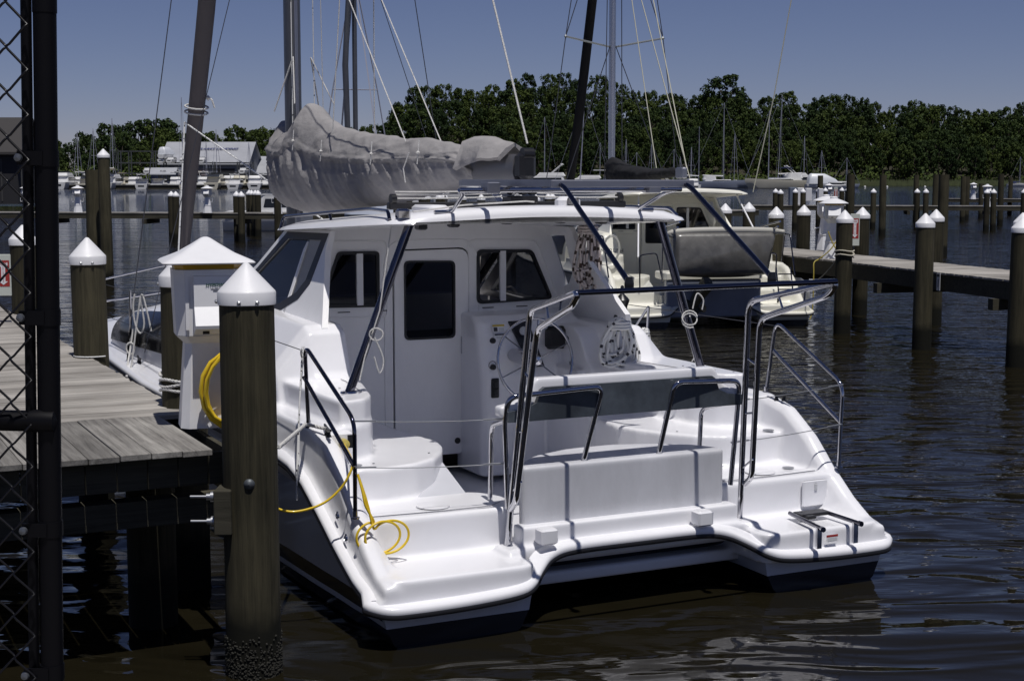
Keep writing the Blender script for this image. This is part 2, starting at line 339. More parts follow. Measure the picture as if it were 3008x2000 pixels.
# ================================================================== catamaran
BA=R(26)
def lerp(t,a,b): return a+(b-a)*t
def interp(x,tab):
    if x<=tab[0][0]: return tab[0][1]
    for (a,b),(c,d) in zip(tab,tab[1:]):
        if x<=c: return b+(d-b)*(x-a)/(c-a)
    return tab[-1][1]
def zfl(y): return interp(y,[(-.14,.27),(.05,.31),(.25,.37),(.5,.49),(.8,.66),(1.1,.82),(1.4,.91),(1.8,.94),(3,.93),(6,.92),(8.5,.95),(11,1.02)])
def zbw(y): return interp(y,[(-.12,.39),(.05,.43),(.23,.53),(.49,.73),(.71,.93),(.99,1.11),(1.28,1.18),(1.6,1.19)])
def xout(y): return interp(y,[(-.1,1.96),(1,2.01),(3,2.04),(6,2.05),(8,1.98),(10,1.80),(11.1,1.60)])
def hull_material(base=(.62,.63,.68),boot=(.012,.013,.02),foul=(.006,.007,.012)):
    m=bpy.data.materials.new('hull_paint_with_boot_stripe'); m.use_nodes=True; n=m.node_tree; b=n.nodes['Principled BSDF']; b.inputs['Roughness'].default_value=.22; b.inputs['Coat Weight'].default_value=.3
    tc=n.nodes.new('ShaderNodeTexCoord'); sp=n.nodes.new('ShaderNodeSeparateXYZ'); n.links.new(tc.outputs['Object'],sp.inputs[0])
    def gt(src,v):
        k=n.nodes.new('ShaderNodeMath'); k.operation='GREATER_THAN'; k.inputs[1].default_value=v; n.links.new(src,k.inputs[0]); return k.outputs[0]
    def mul(a,c):
        k=n.nodes.new('ShaderNodeMath'); k.operation='MULTIPLY'; n.links.new(a,k.inputs[0]); n.links.new(c,k.inputs[1]); return k.outputs[0]
    def mix(f,a,c):
        k=n.nodes.new('ShaderNodeMix'); k.data_type='RGBA'; n.links.new(f,k.inputs['Factor'])
        for s,v in (('A',a),('B',c)):
            if isinstance(v,tuple): k.inputs[s].default_value=(*v,1)
            else: n.links.new(v,k.inputs[s])
        return k.outputs['Result']
    # paint lines rise a little towards the stern
    sl=n.nodes.new('ShaderNodeMath'); sl.operation='MULTIPLY_ADD'; sl.inputs[1].default_value=.022; n.links.new(sp.outputs['Y'],sl.inputs[0]); n.links.new(sp.outputs['Z'],sl.inputs[2]); z=sl.outputs[0]
    ax=n.nodes.new('ShaderNodeMath'); ax.operation='ABSOLUTE'; n.links.new(sp.outputs['X'],ax.inputs[0])
    side=mul(gt(ax.outputs[0],1.80),gt(sp.outputs['Y'],-.02))
    nzt=n.nodes.new('ShaderNodeTexNoise'); nzt.inputs['Scale'].default_value=2.5; nzt.inputs['Detail'].default_value=5; n.links.new(tc.outputs['Object'],nzt.inputs['Vector'])
    gel=mix(nzt.outputs['Fac'],tuple(c*.8 for c in base),base)
    stripe=mix(gt(z,.27),boot,gel)
    pin=mix(gt(z,.165),base,stripe)
    c1=mix(side,gel,pin)
    c=mix(gt(z,.125),foul,c1)
    n.links.new(c,b.inputs['Base Color']); return m
HULLM=hull_material()
def hull_mesh(mb,sgn=1,y1=11.1):
    secs=[]
    for y in [-.06,.3,.8,1.5,2.5,4,5.5,7,8.5,9.5,10.3,10.8,y1]:
        xo=xout(y)-.01; xi=interp(y,[(0,.91),(7,.95),(9,1.15),(10.3,1.38),(11.1,1.54)]); zt=zfl(y)-.03
        nw=interp(y,[(0,.08),(2,.06),(6,.10),(9,.17),(11.1,.03)]); kd=interp(y,[(0,-.22),(4,-.45),(9,-.4),(10.5,-.2),(11.1,0)])
        c=(xo+xi)/2
        secs.append([(xi,y,zt),(xi+nw*.3,y,zt*.5),(xi+nw,y,0.02),(c-.16,y,kd),(c+.16,y,kd),(xo-nw,y,0.02),(xo-nw*.4,y,zt*.5),(xo,y,zt)])
    m=MB().loft(secs)
    if sgn<0: m.flipx()
    mb.add(m.v,m.f); return mb
def deck_solids(helm=True):
    m=MB()
    # platforms, steps and seats (half, then mirrored)
    h=MB()
    h.prism(rpoly([(.88,-.10),(1.90,-.10),(1.93,.7),(.88,.7)],.12),.22,.43)
    h.prism(rpoly([(1.93,.43),(.84,.43),(.75,.55),(.71,.78),(.80,.97),(1.02,1.10),(1.3,1.3),(1.93,1.3)],.05),.2,.695)
    h.prism(rpoly([(1.93,.99),(1.52,.95),(1.28,1.0),(1.08,1.14),(.93,1.36),(.83,1.58),(.78,1.80),(.83,2.15),(.87,2.6),(.87,4.2),(1.93,4.2)],.04),.2,.93)
    h.prism(rpoly([(1.95,1.25),(1.62,1.29),(1.46,1.40),(1.37,1.60),(1.34,1.9),(1.26,2.7),(1.26,4.2),(1.95,4.2)],.05),.2,1.17)
    h.prism(rpoly([(1.72,1.30),(1.52,1.37),(1.40,1.55),(1.20,2.3),(1.18,4.2),(1.80,4.2),(1.74,2.2)],.06),.3,1.35)
    # bulwark beside the steps
    secs=[]
    for y in [-.10,.05,.15,.25,.38,.5,.6,.71,.85,1.0,1.15,1.3,1.5,2.2,3.2,4.2]:
        zt=zbw(y) if y<1.6 else interp(y,[(1.6,1.19),(4.2,1.12)]); zf=zfl(y); xo=xout(y)+.03
        secs.append([(1.74,y,.25),(xo,y,zf-.05),(xo,y,zf+.01),(xo-.06,y,zf+.05),(1.955,y,zt-.05),(1.935,y,zt),(1.86,y,zt),(1.82,y,zt-.04),(1.74,y,.42)])
    h.loft(secs)
    # side strip of hull top up to the flange
    h.mirror(); m.add(h.v,h.f)
    # coaming hump that flares into the house side, lower and broader at the helm
    for sg,dz,x0 in ((-1,0,1.22),(1,-.13,1.02 if helm else 1.22)):
        prof=[(2.36,1.30),(2.46,1.40+dz*.2),(2.53,1.56+dz*.6),(2.59,1.70+dz),(2.70,1.755+dz),(4.2,1.79+dz),(4.2,.8),(2.36,.8)]
        q=MB().loft([[(x,y,z) for y,z in prof] for x in (1.22,1.52)]+[[(1.80,y,max(.8,z-.32) if z>.8 else z) for y,z in prof]])
        if x0<1.2: q.loft([[(x,y+.28,z-.02) for y,z in prof] for x in (x0,1.24)])
        if sg<0: q.flipx()
        m.add(q.v,q.f)
    # stern bulkhead between the hulls
    m.prism([(-.86,.20),(.86,.20),(.86,.34),(-.86,.34)],.34,.60)
    m.prism(rpoly([(-1.0,.10),(-.85,.16),(.85,.16),(1.0,.10),(1.0,.35),(-1.0,.35)],.04),.36,.475)
    # cockpit sole
    m.prism([(-1.0,.3),(1.0,.3),(1.0,4.0),(-1.0,4.0)],.16,.25)
    if helm:
        # helm pod on the bulkhead
        secs=[]
        for x,dy in ((.24,.06),(.30,0),(.95,0),(1.24,.02)):
            secs.append([(x,3.75,.3),(x,3.18+dy,.3),(x,3.16+dy,1.18),(x,3.28+dy,1.64),(x,3.36+dy,1.70),(x,3.75,1.72)])
        m.loft(secs)
        m.prism(rpoly([(.95,2.75),(1.35,2.75),(1.35,3.4),(.95,3.4)],.05),.8,1.25)
    return m
def house_parts(root,G,lite=False):
    side=lambda z: 1.15+(2.42-z)*.357
    outer=[(2.80,1.25),(2.64,1.73),(3.13,2.30),(3.17,2.47),(4.32,2.47),(4.85,2.12),(5.8,1.66),(5.8,1.25)]
    hole=[(3.32,2.39),(4.20,2.37),(4.72,2.07),(5.35,1.76),(4.45,1.72),(3.85,1.84),(3.52,1.95),(3.38,2.06)]
    for sg in (-1,1):
        p=holed(outer,[hole],0,.05)
        p.v=[(sg*(side(z)-t),y,z) for (y,t,z) in p.v]
        if sg>0: p.f=[f[::-1] for f in p.f]
        p.build('house_side',G,root,30)
        g=holed([(3.19,2.45),(4.27,2.43),(4.80,2.09),(5.5,1.70),(4.42,1.66),(3.78,1.78),(3.42,1.90),(3.25,2.04)],[hole],-.004,.003)
        g.v=[(sg*(side(z)-t),y,z) for (y,t,z) in g.v]
        if sg>0: g.f=[f[::-1] for f in g.f]
        fr=g.build('side_window_frame',RUB,root)
        q=MB(); q.v=[(sg*(side(z)-.012),y,z) for y,z in hole]; q.f=[tuple(range(len(hole)))]; q.m=[0]; q.build('side_window_pane',GLASS,fr)
    # windscreen: frame bars and panes
    fy=lambda z: 4.32+(2.44-z)*1.85
    w=MB()
    for x in (-1.08,-.38,.38,1.08): w.tube([(x*1.02,fy(2.42),2.42),(x*1.16,fy(1.70),1.70)],.035,6)
    w.tube([(-1.12,fy(2.42),2.42),(1.12,fy(2.42),2.42)],.035,6); w.tube([(-1.3,fy(1.72),1.70),(1.3,fy(1.72),1.70)],.035,6)
    w.build('windscreen_frame',RUB,root,40)
    q=MB(); q.v=[(-1.12,fy(2.42),2.42),(1.12,fy(2.42),2.42),(1.32,fy(1.7),1.7),(-1.32,fy(1.7),1.7)]; q.f=[(0,1,2,3)]; q.m=[0]; q.build('windscreen_pane',GLASS,root)
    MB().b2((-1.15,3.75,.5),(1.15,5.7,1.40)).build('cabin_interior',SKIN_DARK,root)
    # bulkhead
    bo=[(-1.48,.45),(1.48,.45),(1.50,1.45)]+[(side(z)+.0,z) for z in (1.6,2.0,2.3)]+[(1.10,2.47),(.6,2.52),(0,2.54),(-.6,2.52),(-1.10,2.47)]+[(-side(z),z) for z in (2.3,2.0,1.6)]+[(-1.50,1.45)]
    wl=rpoly([(-1.07,1.81),(-.90,2.265),(-.54,2.26),(-.54,1.80)],.035); wr=rpoly([(.41,1.79),(1.15,1.81),(.945,2.245),(.41,2.255)],.05)
    dw=rpoly([(-.30,1.49),(.18,1.49),(.18,2.17),(-.30,2.18)],.05); dk=rpoly([(-.405,.44),(.325,.44),(.325,2.29),(-.405,2.28)],.10)
    holed(bo,[wl,wr,dk],3.65,3.70).build('cabin_bulkhead',G,root)
    def grow(poly,d):
        cx=sum(p[0] for p in poly)/len(poly); cz=sum(p[1] for p in poly)/len(poly)
        sx=(max(p[0] for p in poly)-min(p[0] for p in poly))/2; sz=(max(p[1] for p in poly)-min(p[1] for p in poly))/2
        return [(cx+(p[0]-cx)*(1+d/sx),cz+(p[1]-cz)*(1+d/sz)) for p in poly]
    holed(dk,[grow(dk,-.012)],3.668,3.69).build('door_gasket',RUB,root)
    dr=holed(grow(dk,-.013),[dw],3.636,3.672).build('cabin_door',G,root)
    holed(grow(dw,.004),[grow(dw,-.014)],3.628,3.664).build('window_frame',RUB,dr)
    q=MB(); q.v=[(a,3.652,b) for a,b in dw]; q.f=[tuple(range(len(dw)))]; q.m=[0]; q.build('window_pane',SMOKE,dr)
    lk=MB(); lk.bb((.235,3.61,1.34),(.275,3.637,1.50),.006); lk.lathe([(.026,0),(.026,.03),(.018,.05),(0,.05)],(.268,3.60,1.42),12,'y'); lk.build('door_latch',CHROME,dr,30)
    MB().lathe([(.028,0),(.028,.006),(0,.008)],(.20,3.628,.56),14,'y').build('door_stop',BLACK,dr)
    t=MB()
    for poly in (wl,wr):
        g1=grow(poly,.10); t.tube([(a,3.65,b) for a,b in g1],.008,6,closed=True)
    g1=[(-.48,.45),(-.48,2.2),(-.40,2.36),(.32,2.36),(.42,2.2),(.42,1.72)]
    t.tube(fillet([(a,3.65,b) for a,b in g1],.12),.008,6)
    t.build('moulded_trim',G,root,60)
    for poly,mx,(a,b) in ((wl,-.71,(1.80,2.265)),(wr,.655,(1.79,2.26))):
        f=MB(); holed(grow(poly,.012),[grow(poly,-.018)],3.632,3.668,f)
        fr=f.build('cabin_window_frame',BLACK,root)
        MB().b2((mx-.028,3.630,a+.01),(mx+.028,3.662,b-.01)).build('mullion',WHITEP,fr)
        q=MB(); q.v=[(c,3.655,d) for c,d in poly]; q.f=[tuple(range(len(poly)))]; q.m=[0]; q.build('pane',SMOKE,fr)
        s=MB()
        for dx in (-.2,.14): s.b2((mx+dx,3.642,a-.05),(mx+dx+.11,3.652,a-.042))
        s.build('drain_slot',RUB,fr)
    # roof
    def rz(x,y):
        e=2.545-(y-1.5)*.045; return e+.065*(1-(x/1.25)**2)
    secs=[]
    for y,hw,th in [(1.46,1.10,.02),(1.48,1.17,.06),(1.55,1.24,.085),(1.75,1.28,.095),(2.4,1.29,.095),(3.2,1.29,.09),(3.9,1.28,.085),(4.35,1.22,.07),(4.55,1.10,.045),(4.62,.9,.02)]:
        xs=[-1+2*i/16 for i in range(17)]
        bot=[(x*(hw-.02),y,rz(x*hw,y)+ (0 if abs(x)<1 else .02)) for x in xs]; top=[(x*hw*(.985 if abs(x)==1 else .97),y,rz(x*hw,y)+th*(1 if abs(x)<.95 else .55)) for x in xs[::-1]]
        secs.append(bot+[(hw,y,rz(hw,y)+th*.3)]+top+[(-hw,y,rz(hw,y)+th*.3)])
    MB().loft(secs).build('hardtop_roof',GEL if G is GELW else G,root,50)
    return rz
def trunk(root,G):
    def sec(y,grow=0,a0=0,a1=180,n=20,zmin=None):
        hw=interp(y,[(5.2,1.72),(6,1.80),(7.5,1.85),(8.8,1.83),(9.3,1.70),(9.6,1.45),(9.8,1.05),(9.9,.6)]); zt=interp(y,[(5.2,1.76),(6,1.74),(7.5,1.62),(8.6,1.50),(9.1,1.40),(9.5,1.26),(9.8,1.08),(9.9,.98)]); zb=.86
        out=[]
        for i in range(n+1):
            a=R(a0+(a1-a0)*i/n); c,s=math.cos(a),math.sin(a)
            x=math.copysign(abs(c)**.38,c)*(hw+grow); z=zb+abs(s)**.5*(zt-zb+grow)
            out.append((x,y,z))
        return out
    ys=[5.2,6,6.8,7.5,8.2,8.8,9.1,9.3,9.5,9.65,9.8,9.86,9.9]
    MB().loft([sec(y) for y in ys]).build('forward_cabin',G,root,60)
    for a0,a1 in ((7,42),(138,173)):
        secs=[sec(y,.012,a0,a1,8) for y in [5.35,6,6.8,7.5,8.2,8.8,9.1,9.3,9.45]]
        k=MB().loft(secs,closed=False,caps=False).build('forward_window',mat('black_trunk_window',(.006,.006,.008),.15,spec=.12),root,60)
def foredeck(root,G,HM):
    secs=[]
    for y in [4.15,5,6,7,8,9,10,10.6,11.05]:
        xo=xout(y)+.0; zf=zfl(y)
        secs.append([(-xo,y,zf-.05),(xo,y,zf-.05),(xo+.02,y,zf),(xo-.06,y,zf+.06),(xo-.35,y,zf+.10),(-xo+.35,y,zf+.10),(-xo+.06,y,zf+.06),(-xo-.02,y,zf)])
    MB().loft(secs).build('foredeck',G,root,40)
def flange(root,G):
    half=[(0,.13,.462),(.5,.13,.458),(.70,.09,.43),(.83,0,.37),(.93,-.09,.31),(1.06,-.13,.28),(1.4,-.145,.262),(1.78,-.145,.258),(1.93,-.12,.262),(2.03,-.03,.28)]
    hp=curve(half,5)+[Vector((xout(y)+.025,y,zfl(y))) for y in (.1,.25,.4,.55,.7,.85,1.0,1.15,1.3,1.45,1.7,2.2,3,4,5,6,7,8,9,10,10.6,11.0)]
    path=[Vector((-p.x,p.y,p.z)) for p in hp[::-1][:-1]]+hp
    a=[];b=[]
    for i,p in enumerate(path):
        t=(path[min(i+1,len(path)-1)]-path[max(i-1,0)]); t.z=0; t.normalize(); o=Vector((t.y,-t.x,0))
        def q(d,z): return tuple(p+o*d+Vector((0,0,z)))
        a.append([q(-.09,.035),q(-.02,.032),q(.018,.022),q(.032,.0),q(.026,-.022),q(-.09,-.022)])
        b.append([q(.0,-.022),q(.030,-.020),q(.036,-.035),q(.028,-.052),q(-.01,-.055)])
    MB().loft(a).build('hull_flange',G,root,60)
    MB().loft(b).build('rub_rail',RUB,root,60)
cat=empty('catamaran',(.888+.036,9.892+.0175,0),BA,'big white sailing catamaran seen from its open stern, moored beside the nearest wooden pier','boat')
hb=MB(); hull_mesh(hb,-1); hull_mesh(hb,1)
hb.build('hulls',HULLM,cat,35)
MB().prismx([(.22,.40),(1.3,.10),(9.2,.10),(9.2,.19),(.5,.19),(.22,.43)],-1.0,1.0).build('bridge_deck',mat('underside_shade_colour',(.012,.014,.02),.4),cat)  # shade of the tunnel under the bridge deck is put into this near-black colour
mould('cockpit_moulding',deck_solids(),GEL,cat,.017,5)
flange(cat,GEL); foredeck(cat,GEL,HULLM); trunk(cat,GEL)
RZ=house_parts(cat,GELW)
# stern bench box
bm_=MB().prism(rpoly([(-.82,.28),(.80,.28),(.79,.40),(.70,.56),(.46,.72),(.15,.82),(-.22,.80),(-.53,.67),(-.76,.45)],.05),.56,.985)
mould('stern_bench',bm_,BENCHG,cat,.016,4)
k=MB()
k.bb((-.78,.06,.50),(-.655,.17,.605),.012); k.build('bench_latch',GEL,cat,30)
k=MB(); k.bb((.44,.06,.50),(.565,.17,.605),.012); k.build('bench_latch',GEL,cat,30)
# backrest
bo=[(-.93,1.30),(.93,1.30),(.93,1.37),(.80,1.385),(.72,1.42),(.69,1.50),(.66,1.52),(-.66,1.52),(-.69,1.50),(-.72,1.42),(-.80,1.385),(-.93,1.37)]
MB().prismy(bo,.255,.29).build('backrest_board',mat('dark_backrest_vinyl',(.075,.088,.105),.3,coat=.2,var=.5,vscale=3),cat)
cu=[(-.97,1.33),(.97,1.33),(.97,1.40),(.84,1.42),(.76,1.47),(.73,1.54),(.70,1.575),(-.70,1.575),(-.73,1.54),(-.76,1.47),(-.84,1.42),(-.97,1.40)]
mould('backrest_cushion',MB().prismy(cu,.295,.395),GEL,cat,.015,4)
# stainless tubework ------------------------------------------------
def T(name,paths,r=.0165,m=None,parent=None,f=.07):
    b=MB()
    for p in paths: b.tube(fillet(p,f),r,10)
    return b.build(name,m or CHROME,parent or cat,60)
T('backrest_rail',[[(-.90,.33,.71),(-.93,.31,1.32),(-.92,.27,1.47),(-.24,.22,1.505),(-.32,.34,.98)]],.0185)
T('backrest_rail',[[(.88,.33,.71),(.92,.31,1.30),(.90,.27,1.47),(.33,.22,1.50),(.28,.34,.98)]],.0185)
T('grab_post',[[(-.86,.69,.70),(-.86,.66,1.22),(-.90,.33,1.31)]],.017); T('grab_post',[[(.84,.69,.70),(.84,.66,1.22),(.90,.33,1.31)]],.017)
for sg in (-1,1):
    n_='davit'
    d=T(n_,[[(.93*sg,.28,.44),(.85*sg,.10,2.05),(.95*sg,-.74,2.23),(.95*sg,-.66,2.14),(.86*sg,-.02,1.94),(.93*sg,.14,.80),(.93*sg,.22,.73)]],.021,f=.09)
    for t in (.25,.5,.75):
        b=MB(); b.tube([(lerp(t,.93,.85)*sg,lerp(t,.28,.10),lerp(t,.44,2.05)),(lerp(t,.93,.86)*sg,lerp(t,.14,-.02),lerp(t,.6,1.94))],.008,8); b.build('rung',CHROME,d,60)
    for t in (.35,.65):
        b=MB(); b.tube([(lerp(t,.85,.95)*sg,lerp(t,.10,-.74),lerp(t,2.05,2.23)),(lerp(t,.86,.95)*sg,lerp(t,-.02,-.66),lerp(t,1.94,2.14))],.008,8); b.build('rung',CHROME,d,60)
    MB().lathe([(.035,0),(.035,.006),(.022,.012),(.022,.05)],(.93*sg,.28,.432),14).build('base_socket',CHROME,d,40)
    # panel strut with end fitting
    s=T('panel_strut',[[(.49*sg,.62,2.845),(.49*sg,.36,2.872),(.53*sg,-.60,2.27)]],.0178,DARKST,f=.12)
    MB().lathe([(.028,0),(.030,.05),(.022,.09)],(0,0,0),10,rot=Matrix.Rotation(R(0),3,'X')).xf(Matrix.Translation((.53*sg,-.61,2.21))).build('strut_clamp',BLACK,s)
T('davit_crossbar',[[(-.95,-.73,2.225),(.95,-.73,2.235)]],.0172,DARKST)
for sg in (-1,1):
    a=T('targa_arch_leg',[[(1.52*sg,1.70,1.34),(1.06*sg,1.63,2.57)]],.034,DARKST)
    MB().lathe([(.062,0),(.058,.012),(.04,.016)],(1.52*sg,1.70,1.352),16).build('foot_plate',CHROME,a,40)
for sg in (-1,1):
    r_=T('stern_rail',[[(2.0*sg-.07*sg,1.38,1.17),(2.0*sg-.03*sg,1.32,1.76),(1.94*sg,.42,1.36),(1.935*sg,.44,.76)],[(1.965*sg,1.36,1.53),(1.94*sg,.42,1.06)]],.0145,f=.10,m=DARKST if sg<0 else CHROME)
    b=MB()
    for c in ((1.93*sg,1.38,1.175),(1.935*sg,.44,.725)): b.lathe([(.03,0),(.03,.008),(.017,.014),(.017,.05)],c,12)
    b.build('post_base',CHROME,r_,40)
cb=MB()
for z0,z1 in ((1.36,1.31),(1.06,1.01)):
    for sg in (-1,1):
        cb.tube(sag((1.94*sg,.42,z0),(.90*sg,.36,z1),.012),.0032,5)
        cb.tube([(1.94*sg,.42,z0),(1.80*sg,.41,z0-.008)],.006,6); cb.tube([(1.06*sg,.37,z1+.004),(.90*sg,.36,z1)],.007,6)
cb.build('safety_wire',STEEL,cat)
# solar panel on its frame
sp=empty('roof_rack_frame'); sp.parent=cat
MB().bb((-.56,.36,2.835),(.56,.40,2.885),.005).build('frame_bar',ALU,sp); MB().bb((-.54,1.88,2.835),(.54,1.92,2.885),.005).build('frame_bar',ALU,sp)
for x in (-.52,.52): MB().bb((x-.02,.403,2.838),(x+.02,1.877,2.888),.005).build('frame_bar',ALU,sp)
b=MB()
b.tube([(-.90,1.10,2.815),(.92,1.10,2.815)],.018,10)
for sg in (-1,1):
    b.tube(fillet([(.92*sg,1.50,2.655),(.78*sg,1.5,2.657),(.83*sg,1.18,2.79),(.90*sg,1.10,2.815)],.05),.014,10)
b.build('panel_support_tube',CHROME,sp,60)
for x in (-.66,.66): MB().bb((x-.05,1.04,2.79),(x+.05,1.16,2.87),.006).build('frame_bracket',ALU,sp)
# roof fittings
tr=MB().bb((-1.02,2.13,2.66),(1.05,2.20,2.715),.008).build('traveller_track',BLACK,cat)
b=MB(); b.bb((-.02,2.08,2.70),(.22,2.25,2.76),.01)
for x in (.02,.12,.2): b.lathe([(.0,-.03),(.035,-.03),(.035,.03),(0,.03)],(x,2.16,2.80),12,'y')
for x in (-.98,1.0): b.lathe([(.0,-.02),(.04,-.02),(.04,.02),(0,.02)],(x,2.16,2.74),12,'x')
b.build('traveller_car',BLACK,tr,40)
b=MB()
for dz,dy in ((.0,0),(.028,.01),(.05,-.01)):
    b.tube(sag((-.97,2.16+dy,2.745+dz),(-.02,2.16,2.755+dz),.006),.006,6); b.tube(sag((.22,2.16,2.755+dz),(.98,2.16+dy,2.745+dz),.006),.006,6)
b.build('traveller_line',ROPE,tr)
lp=MB(); lp.bb((.17,1.62,2.66),(.36,1.74,2.76),.03).build('stern_light_housing',GEL,cat,40)
MB().bb((.225,1.60,2.69),(.325,1.622,2.75),.012).build('stern_light_lens',mat('clear_lens',(.12,.12,.13),.05,coat=1),cat)
b=MB(); b.bb((-.86,1.72,2.63),(-.70,2.1,2.70),.02)
b.build('roof_rope_clutch_base',GEL,cat,40)
for sg in (-1,1):
    b=MB().tube(fillet([(1.22*sg,4.25,2.44),(1.16*sg,4.35,2.56),(1.12*sg,2.30,2.665),(1.2*sg,1.70,2.66),(1.22*sg,1.62,2.60)],.12),.014,10)
    b.tube([(1.13*sg,3.2,2.615),(1.15*sg,3.05,2.50)],.012,8); b.build('roof_handrail',DARKST if sg<0 else CHROME,cat,60)
b=MB()
for x in (-.95,-.70,-.28,.17,.55): b.bb((x,1.62+abs(x)*.1,RZ(x,1.7)-.045),(x+.07,1.72+abs(x)*.1,RZ(x,1.7)+.004),.01)
b.build('under_roof_fitting',BLACK,cat,40)
pl=MB().bb((-1.19,1.50,2.60),(-1.10,1.60,2.68),.015).build('roof_corner_block',CHROME,cat,40)
b=MB()
for y,x in ((1.51,-.80),(1.51,.86)): b.box((x,y-.028,2.61),(.03,.01,.12),Matrix.Rotation(R(0),3,'Y'))
# helm -------------------------------------------------------------
wh=empty('steering_wheel',(.55,2.78,1.36)); wh.parent=cat
RX=Matrix.Rotation(R(-8),3,'X')
MB().tube([RX@Vector((.355*math.cos(a),0,.355*math.sin(a))) for a in [2*math.pi*i/48 for i in range(48)]],.0125,8,closed=True).build('wheel_rim',CHROME,wh,60)
for i in range(6):
    a=R(22+60*i); MB().tube([RX@Vector((.04*math.cos(a),0,.04*math.sin(a))),RX@Vector((.35*math.cos(a),0,.35*math.sin(a)))],.006,6).build('wheel_spoke',CHROME,wh)
MB().lathe([(0,-.06),(.035,-.055),(.045,-.02),(.045,.02),(.07,.05),(.075,.12),(.06,.42)],(0,0,0),20,'y').build('wheel_hub',CHROME,wh,50)
M_=Matrix.Rotation(R(-20),3,'X')
ip=MB().prismy([(-.13,.20),(.06,.20),(.15,-.22),(.02,-.22)],-.014,.006).xf(Matrix.Translation((.66,3.205,1.46))@M_.to_4x4()).build('instrument_panel',BLACK,cat)
b=MB()
for z in (.11,.0): b.lathe([(.043,-.004),(.043,.004),(.038,.005),(0,.005)],(0,0,0),18,'y').xf(Matrix.Identity(4))
g_=MB().lathe([(0,-.006),(.036,-.006),(.040,.004)],(0,0,0),18,'y').xf(Matrix.Translation((.635,3.175,1.57))).build('gauge_dial',GREYP,ip)
MB().lathe([(0,-.006),(.03,-.006),(.034,.004)],(0,0,0),18,'y').xf(Matrix.Translation((.69,3.14,1.44))).build('gauge_dial',GREYP,ip)
ec=MB(); ec.bb((.84,3.11,1.40),(1.04,3.20,1.60),.03); ec.tube([(1.0,3.1,1.50),(1.12,3.0,1.47),(1.20,2.98,1.47)],.022,8); ec.build('engine_control',BLACK,cat,40)
MB().lathe([(.13,0),(.125,.05),(.09,.10),(0,.12)],(1.14,3.02,1.245),20).build('compass_cover',mat('grey_cover',(.22,.23,.27),.6),cat,60)
def sticker(x0,x1,z0,z1,y,rows,parent,name='warning_label',rx=-15):
    b=MB(); M=Matrix.Translation(((x0+x1)/2,y,(z0+z1)/2))@Matrix.Rotation(R(rx),4,'X')
    hw=(x1-x0)/2; hh=(z1-z0)/2
    o=MB().b2((-hw,-.001,-hh),(hw,.001,hh)).xf(M).build(name,WHITEP,parent)
    for (a,c,d,e,mt) in rows:
        MB().b2((-hw+2*hw*a,-.0022,-hh+2*hh*d),(-hw+2*hw*c,-.0012,-hh+2*hh*e)).xf(M).build('print_block',mt,o)
YLW=mat('label_yellow',(.55,.40,.03),.5)
sticker(.36,.475,1.565,1.63,3.232,[(0,1,.75,1,YLW),(.08,.4,.1,.65,INK),(.5,.95,.08,.6,GREYP)],cat,rx=-12)
sticker(.375,.48,1.50,1.55,3.218,[(0,1,.75,1,INK),(.15,.85,.15,.6,GREYP)],cat,rx=-12)
b=MB(); b.lathe([(.027,0),(.024,-.02),(0,-.024)],(.33,3.17,1.50),14,'y'); b.build('push_button',BLACK,cat,40)
b=MB(); b.lathe([(.027,0),(.024,-.02),(0,-.024)],(.33,3.165,1.27),14,'y'); b.tube([(.33+.035*math.cos(a)-.015,3.14,1.29+.035*math.sin(a)) for a in [i*.5 for i in range(13)]],.003,5); b.build('key_switch',BLACK,cat,40)
b=MB(); b.bb((.31,3.145,1.0),(.385,3.165,1.17),.008); b.bb((.325,3.13,1.02),(.37,3.15,1.08),.006); b.bb((.325,3.13,1.09),(.37,3.15,1.15),.006); b.build('control_plate',BLACK,cat,30)
# hatches and small fittings on the steps
for sg in (-1,1):
    MB().lathe([(.115,0),(.113,.006),(.10,.008),(0,.0085)],(-1.30*1 if sg<0 else 1.37,.66,.702),28).build('inspection_plate',GEL,cat,40)
    MB().lathe([(.045,0),(.045,.004),(.03,.006),(0,.006)],(1.70*sg,1.02 if sg>0 else 1.07,.94),16).build('deck_fill_cap',STEEL,cat,40)
MB().lathe([(.045,0),(.045,.004),(0,.006)],(1.66,.70,.702),16).build('deck_fill_cap',STEEL,cat,40)
SEAM=mat('grey_seam',(.33,.33,.36),.6)
for sg in (-1,1):
    MB().tube([(x*sg,y,.7005) for x,y in ((1.78,.53),(1.4,.50),(.95,.50),(.84,.58))],.0035,5).build('lid_seam',SEAM,cat)
    MB().tube([(x*sg,y,1.3535) for x,y in ((1.60,1.62),(1.42,1.70),(1.33,2.3),(1.32,2.9))],.0035,5).build('lid_seam',SEAM,cat)
    for x,y,z in ((1.55,1.12,.9335),(1.05,1.32,.9335),(1.66,1.45,1.353),(1.5,1.95,1.353)):
        MB().lathe([(.009,0),(.009,.003),(0,.004)],(x*sg,y,z),8).build('snap_fastener',STEEL,cat)
for y,z in ((2.05,1.28),(2.45,1.29)):
    k=MB().tube([(1.31,y,z),(1.27,y,z)],.008,6); k.tube([(1.265,y-.04,z),(1.265,y+.04,z)],.007,6); k.build('tee_handle',CHROME,cat)
MB().tube([(-1.02,1.66,2.655),(-.6,1.68,2.70),(-.1,1.66,2.725),(-.05,1.62,2.72)],.006,6).build('roof_control_line',ROPE,cat)
pd=MB().bb((1.575,.395,.465),(1.80,.418,.66),.008).build('shower_locker_door',GEL,cat,30)
MB().bb((1.675,.386,.585),(1.70,.398,.635),.004).build('locker_catch',GREYP,pd)
